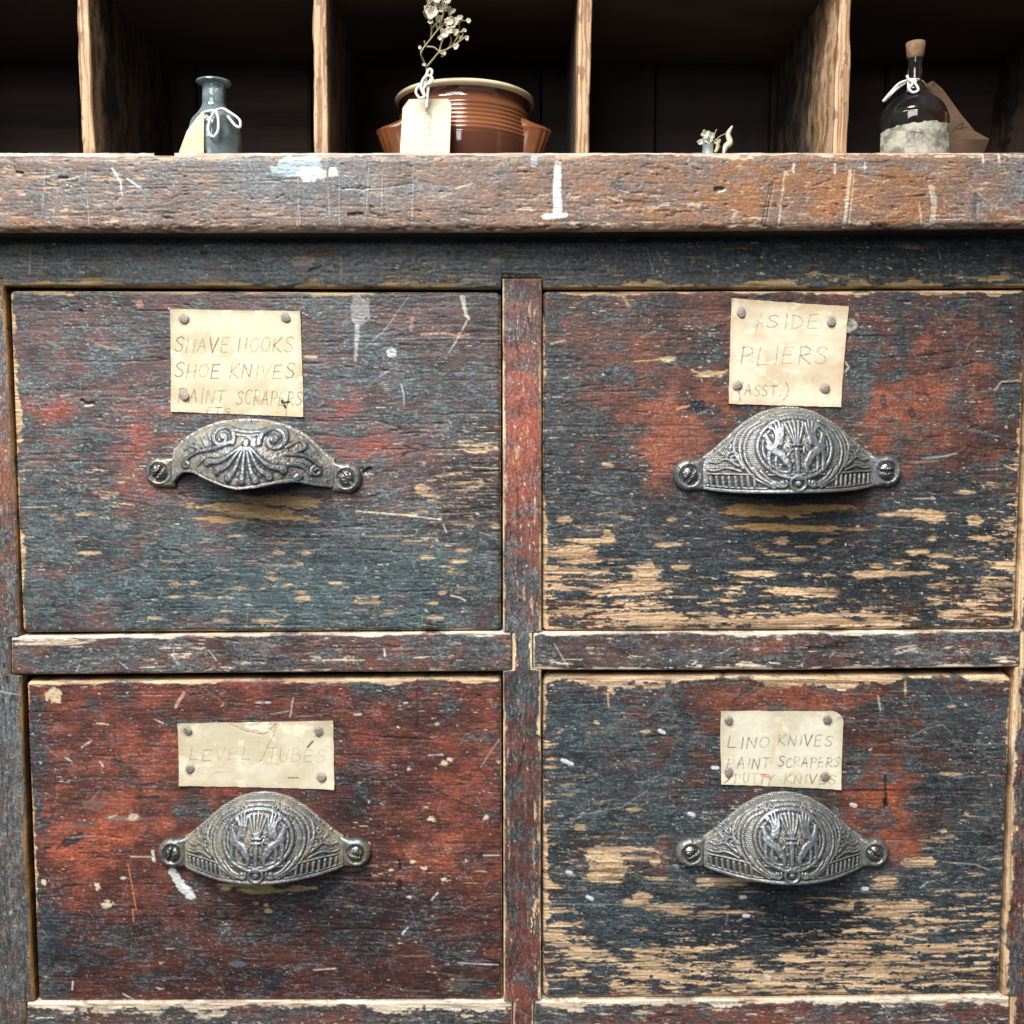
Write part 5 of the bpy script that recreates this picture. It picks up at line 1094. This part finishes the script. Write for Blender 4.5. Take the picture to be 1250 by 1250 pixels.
for sg in (-1, 1):
    ns, nl = 40, 60; sc = np.linspace(-1, 1, ns)[None]; al = np.linspace(0, 1, nl)[:, None]
    pth = smooth([(.0325, .0425), (.0385, .0398), (.0448, .0368), (.0446, .0342), (.0412, .0250), (.0375, .0150), (.0320, .0110)], 12)
    pi = np.stack([np.interp(al[:, 0], np.linspace(0, 1, len(pth)), pth[:, 0]), np.interp(al[:, 0], np.linspace(0, 1, len(pth)), pth[:, 1])], -1)
    wd = .0120 - .0040 * al; k = np.sqrt(np.clip(1 - sc ** 2, 0, 1)) ** .8
    rib = .0010 * np.abs(np.sin(sc * 3.5 * math.pi)) * np.sin(al * math.pi)
    V = np.stack([sg * (.0300 + (pi[:, :1] - .0300 + rib) * k), sc * wd, pi[:, 1:] + 0 * sc], -1)
    lg = raw_mesh('lug_handle', V.reshape(-1, 3), grid_quads(nl, ns), M_lug, None, None, pot)
    lg.rotation_euler = (0, 0, -.25 * sg)

# cream tag leaning on the pot, with its string
def yard(f):
    st = lambda pts, w, c, a, dh, soft=.5, rag=0: f.stroke([(524 + (y - 0) , 182 - (x - 0)) for x, y in pts], w, c, a, dh, soft)
    write(lambda pts, w, c, a, dh, soft=.5, rag=0: st([(x, y) for x, y in pts], w, c, a, dh, soft), 'E YARD', 2, 46, 3.5, 8, .6, (138, 132, 122), .85, 0, 3, .0)
    f.stroke([(531, 181), (532.5, 146)], .5, (190, 184, 170), .6); f.stroke([(534.5, 181), (535.5, 160)], .5, (196, 190, 176), .6)
    f.stroke([(521, 131.5), (521.5, 132.5)], 1.3, (44, 38, 34), .95)
tg = hanging_tag('paper_tag', [(499.5, 121), (547, 120.5), (551, 126.5), (548, 212), (486.5, 212), (491.5, 132)], .046, .034, ((186, 176, 152), (208, 199, 176)), 'cream card tag with faint upright lettering leaning on the brown pot', writing=yard, seed=81)
SY = .040
adopt(tube('string', [PX([(521, 132), (521.5, 122), (523, 108), (526, 94), (527.5, 87), (524, 84.5), (521, 90), (517, 99), (509, 108), (508, 114), (513, 121)], SY), PX([(513, 120), (518, 118), (514, 108), (516, 98), (522, 92), (528, 96), (526, 101), (520, 104), (517, 110), (519, 118)], SY - .001)], .00062, M_string), tg)
# dried sprig standing behind the tag
M_stem = plain('dried_stem', (150, 138, 110), .9, noise_amt=.2, scale=400); M_petal = plain('papery_dried_petal', (200, 191, 168), .85, noise_amt=.12, scale=300)
sp = empty('dried_flower_sprig', tuple(P(520, 200, .044)), 'pale dried flower sprig standing up behind the cream tag', 'dried flowers')
br = [[(521, 212), (520.5, 150), (521, 110), (520.5, 82)], [(520.5, 82), (529, 72), (536, 64), (546, 60), (556, 54), (566, 47), (571, 45)], [(520.5, 82), (516.5, 73), (514, 65), (519, 56), (527, 46), (534, 37), (540, 32)],
      [(514.5, 66), (512.5, 58)], [(519, 56), (518, 50)], [(526, 48), (527, 36), (524, 24), (519, 12), (524, 0), (522, -12)], [(521, 57), (530, 58), (537, 64)], [(536, 64), (540, 50), (546, 40), (552, 28)], [(546, 60), (556, 50), (560, 40), (562, 26), (571, 26)],
      [(556, 54), (557, 60)], [(548, 59), (551, 50), (549, 42)], [(534, 37), (533, 28), (537, 22)], [(560, 50), (565, 44), (564, 38)], [(524, 24), (519, 20), (517, 14)], [(540, 32), (538, 24), (530, 10)], [(534, 38), (540, 22), (541, 8), (536, -8)], [(540, 32), (548, 20), (552, 12)], [(527, 36), (534, 24), (530, 10), (533, -6)], [(552, 30), (562, 22)], [(540, 22), (546, 4), (548, -8)], [(560, 40), (567, 37)], [(536, 64), (543, 68)]]
rs_ = random.Random(4); lines = []
for bb in br:
    d = rs_.uniform(-.006, .006) if bb[0][1] < 100 else 0
    lines.append([tuple(P(x, y, .044 + d * min(1, k / 2))) for k, (x, y) in enumerate(bb)])
adopt(tube('stem', lines, .00048, M_stem, r1=.00026), sp)
def flower(px, py, r, seed, Y=.042, parent=None, mat=None):
    rg = np.random.RandomState(seed); verts = []; quads = []; off = 0
    for k in range(10):
        a = k * 2.4 + rg.uniform(-.3, .3); nl, ns = 7, 7; l = r * rg.uniform(.55, 1.0); w = l * rg.uniform(.28, .5)
        t = np.linspace(0, 1, nl)[:, None]; q = np.linspace(-1, 1, ns)[None]
        wid = w * np.sin(np.clip(t * 2.6 + .25, 0, math.pi)) ; cup = rg.uniform(.1, .9)
        x = t * l * math.cos(cup * .6) + 0 * q; y = q * wid + 0 * t; zz = -t ** 1.5 * l * cup - .25 * wid * q ** 2 + (rg.rand(nl, ns) - .5) * r * .12
        X = x * math.cos(a) - y * math.sin(a); Z = x * math.sin(a) + y * math.cos(a)
        verts.append(np.stack([X, zz, Z], -1).reshape(-1, 3) * PXM); quads.append(grid_quads(nl, ns, off)); off += nl * ns
    o = raw_mesh('flower', np.concatenate(verts), np.concatenate(quads), mat or M_petal)
    o.location = P(px, py, Y); adopt(o, parent or sp)
    m = o.modifiers.new('thick', 'SOLIDIFY'); m.thickness = .0002
    return o
for k, (x, y, r) in enumerate(((544, 41, 9), (554, 28, 9.5), (528, 17, 9), (541, 10, 8), (541, 66, 5), (557, 57, 4.5), (572, 26, 3.5), (551, 14, 6), (534, 0, 8), (562, 22, 4), (570, 46, 4), (549, 38, 6), (522, 12, 6), (567, 37, 3), (518, 79, 2.6), (512.5, 58, 2.4), (536, 24, 6), (547, 27, 7), (556, 40, 5), (530, 8, 6), (545, 2, 6), (538, 46, 4.5), (563, 46, 3.5), (526, 27, 4.5), (524, 2, 5))): flower(x, y, r, 90 + k, .042 + .003 * math.sin(k * 2.1))

# small pale bottle with tag and string
BY = .020; bs = (BY + DIST) / F
bx = float(P(262, 150, BY)[0])
bt = empty('glass_bottle', (bx, BY, ZT + .0015), 'small pale blue glass bottle with flared lip in the left pigeonhole', 'bottle')
zn = float(P(262, 135, BY)[2]) - ZT - .0015; zl = float(P(262, 101, BY)[2]) - ZT - .0015
R_ = 31.5 * bs; rn = 13.5 * bs; rl = 19.5 * bs
prof = dense([(R_ * .85, 0), (R_ * .98, .0015), (R_, .006), (R_ * .98, zn * .55), (R_ * .86, zn * .80), (R_ * .60, zn * .95), (rn * 1.05, zn + .002), (rn, zn + .006), (rn * .98, zl - .003), (rn * 1.05, zl - .0012), (rl, zl - .0006), (rl, zl + .0004), (rn * .95, zl + .0006)], 6)
adopt(lathe('body', shell(prof, .0011), M_glass_pale, None, 96), bt).matrix_parent_inverse = Matrix.Identity(4)
t1 = hanging_tag('paper_tag', [(241, 142), (249, 136), (248.5, 208), (212, 208), (219, 184), (228, 160)], BY - .0125, BY - .0150, ((188, 174, 142), (206, 194, 166)), 'cream card tag hanging against the left side of the small pale bottle', seed=82)
SYb = BY - .0135
adopt(tube('string', [PX([(241, 143), (250, 137), (262, 135), (272, 133), (280, 137), (292, 146), (293, 155), (287, 153), (278, 142)], [BY - .007, BY - .009, BY - .0135, BY - .009, BY - .012, BY - .012, BY - .012, BY - .012, BY - .011]),
    PX([(262, 135), (256, 148), (254.5, 160), (260, 167), (266, 160), (266.5, 146), (264, 136)], SYb)], .00062, M_string), t1)

# tiny vial with petals, and a curled petal beside it
VY = -.001; vs_ = (VY + DIST) / F
vt = empty('glass_vial', (float(P(864, 186, VY)[0]), VY, ZT + .0015), 'tiny clear glass vial stuffed with dried petals in the third pigeonhole', 'vial')
prof = dense([(9.5 * vs_, 0), (10 * vs_, .0008), (7.2 * vs_, .0022), (6.6 * vs_, .006), (7.6 * vs_, .009)], 6)
lathe('body', shell(prof, .0007), M_glass_clear, vt, 48)
def leaf(name, pts, w, mat, Y, parent=None, cup=.4):
    p = smooth(pts, 8); T = np.gradient(p, axis=0); T /= np.linalg.norm(T, axis=1, keepdims=True); n = np.stack([-T[:, 1], T[:, 0]], -1)
    t = np.linspace(0, 1, len(p)); wd = w * np.sin(np.clip(t * math.pi * .92 + .22, 0, math.pi)) ** .7; q = np.linspace(-1, 1, 7)
    X = p[:, :1] + n[:, :1] * wd[:, None] * q; Yp = p[:, 1:] + n[:, 1:] * wd[:, None] * q
    V = P(X, Yp, Y - cup * PXM * w * (1 - q[None] ** 2) + 0 * X)
    o = raw_mesh(name, V.reshape(-1, 3), grid_quads(len(p), 7), mat); md = o.modifiers.new('thick', 'SOLIDIFY'); md.thickness = .00025
    if parent: adopt(o, parent)
    return o
M_petal2 = plain('greenish_dried_petal', (170, 162, 130), .85, noise_amt=.2, scale=400)
for k, (x, y, r) in enumerate(((860.5, 165, 6.0), (868.5, 166, 5.0), (854.5, 174, 4.2), (864, 172, 5.5), (875, 173, 4.6))): flower(x, y, r, 120 + k, VY - .002, vt, M_petal2 if k == 4 else M_petal)
leaf('petal', [(873, 186), (876, 180), (876, 172)], 2.0, M_petal2, VY - .003, vt)
adopt(tube('stem', [PX([(864, 184), (862, 176), (860.5, 166)], VY - .001), PX([(865, 184), (867, 176), (868.5, 167)], VY - .001), PX([(870, 178), (877, 168), (886, 163)], VY), PX([(872, 172), (880, 180)], VY), PX([(870, 176), (873, 162), (875, 158)], VY)], .00022, M_stem), vt)
cp = leaf('dried_petal', [(883, 188.5), (886, 179), (891, 174), (889, 164), (894, 154)], 3.4, M_petal, VY, None, .8)
cp['label'] = 'curled pale dried petal standing beside the tiny vial'; cp['category'] = 'petal'

# corked dark bottle with wrapped label and brown tag
CY = .034; cs_ = (CY + DIST) / F
cb = empty('corked_bottle', (float(P(1115, 150, CY)[0]), CY, ZT + .0015), 'round dark glass bottle with cork and wrapped paper label in the right pigeonhole', 'bottle')
zz_ = lambda y: float(P(1115, y + 3, CY)[2]) - ZT - .0015
R_ = 40 * cs_; rn = 8.2 * cs_
prof = dense([(R_ * .9, 0), (R_, .002), (R_, .006), (R_, zz_(150)), (R_ * .96, zz_(140)), (R_ * .80, zz_(126)), (R_ * .52, zz_(116)), (rn * 1.25, zz_(109)), (rn, zz_(101)), (rn * .95, zz_(80)), (rn * 1.05, zz_(66)), (rn * 1.1, zz_(64))], 7)
lathe('body', shell(prof, .0012), M_glass_brown, cb, 96)
lathe('cork', [(.0001, zz_(72)), (rn * .85, zz_(72)), (9.6 * cs_, zz_(66)), (11.2 * cs_, zz_(50.5)), (10.6 * cs_, zz_(49.2)), (.0001, zz_(49))], M_cork, cb, 40)
# wrapped label
na, nz_ = 220, 90; a = np.linspace(math.radians(188), math.radians(372), na)[None]; v = np.linspace(0, 1, nz_)[:, None]
U_ = a * R_ / cs_
top = zz_(161) + (fbm(U_ / 6, U_ * 0, 3, 3) - .5) * .0016 + .0016 * np.sin((a - math.radians(200)) * .75)
Zl = .001 + (top - .001) * v; rl_ = R_ + .0004 + (fbm(U_ / 12, v * 5, 3, 6) - .5) * .0008
V = np.stack([rl_ * np.cos(a), rl_ * np.sin(a), Zl + 0 * a], -1)
f = Face.__new__(Face); f.seed = 9; f.rng = np.random.RandomState(9); f.X = U_ + 0 * v; f.Y = -Zl / cs_ + 0 * a; f.h = np.zeros(f.X.shape); f.r = f.h + .85
f.col = mix(lin((114, 110, 97)), lin((168, 162, 146)), sst(.3, .65, fbm(f.X / 9, f.Y / 9, 5, 14, .6)))
um = float(U_.mean()); yb_ = -float(zz_(184)) / cs_
for k, (dx, w) in enumerate(((-24, 4), (-15, 4.5), (-6, 1.5), (10, 4), (19, 4.5))):
    for q in range(2): f.stroke([(um + dx + w * math.cos(t), yb_ - 2 + 5 * math.sin(t)) for t in np.linspace(q * 2, 5 + q, 9)], .4, (110, 108, 94), .45)
f.stroke([(um - 24, yb_ - 14), (um - 12, yb_ - 12)], .7, (60, 58, 50), .8); f.stroke([(um - 19, yb_ - 14), (um - 21, yb_ - 6)], .7, (60, 58, 50), .7)
raw_mesh('paper_label', V.reshape(-1, 3), grid_quads(nz_, na), M_card, f.col.reshape(-1, 3), f.r, cb)
def scrib(f): f.stroke([(1163, 160), (1170, 153), (1176, 150), (1173, 157), (1168, 158), (1176, 156), (1181, 155)], .7, (44, 34, 30), .9)
t2 = hanging_tag('paper_tag', [(1124, 106), (1139, 98.5), (1151, 109), (1172, 138), (1190, 160), (1208, 170), (1192, 210), (1140, 210), (1132, 150)], CY + .012, CY + .020, ((88, 66, 52), (106, 82, 66)), 'brown card tag with a pen scribble behind the corked dark bottle', writing=scrib, seed=83, bend=-.004)
adopt(tube('string', [PX([(1078, 124), (1088, 112), (1098, 102), (1109, 98), (1117, 97), (1124, 98)], [CY - .012, CY - .011, CY - .010, CY - .006, CY - .006, CY]), PX([(1080, 123), (1094, 109), (1108, 99)], [CY - .011, CY - .0105, CY - .006]),
    PX([(1107, 92), (1110, 98), (1117, 102), (1121, 110), (1114, 113), (1110, 108), (1114, 102), (1112, 97), (1119, 100)], CY - .010), PX([(1109, 99), (1109, 112)], CY - .009), PX([(1117, 97), (1125, 99), (1130, 105)], [CY - .004, CY + .004, CY + .012])], .0006, M_string), t2)
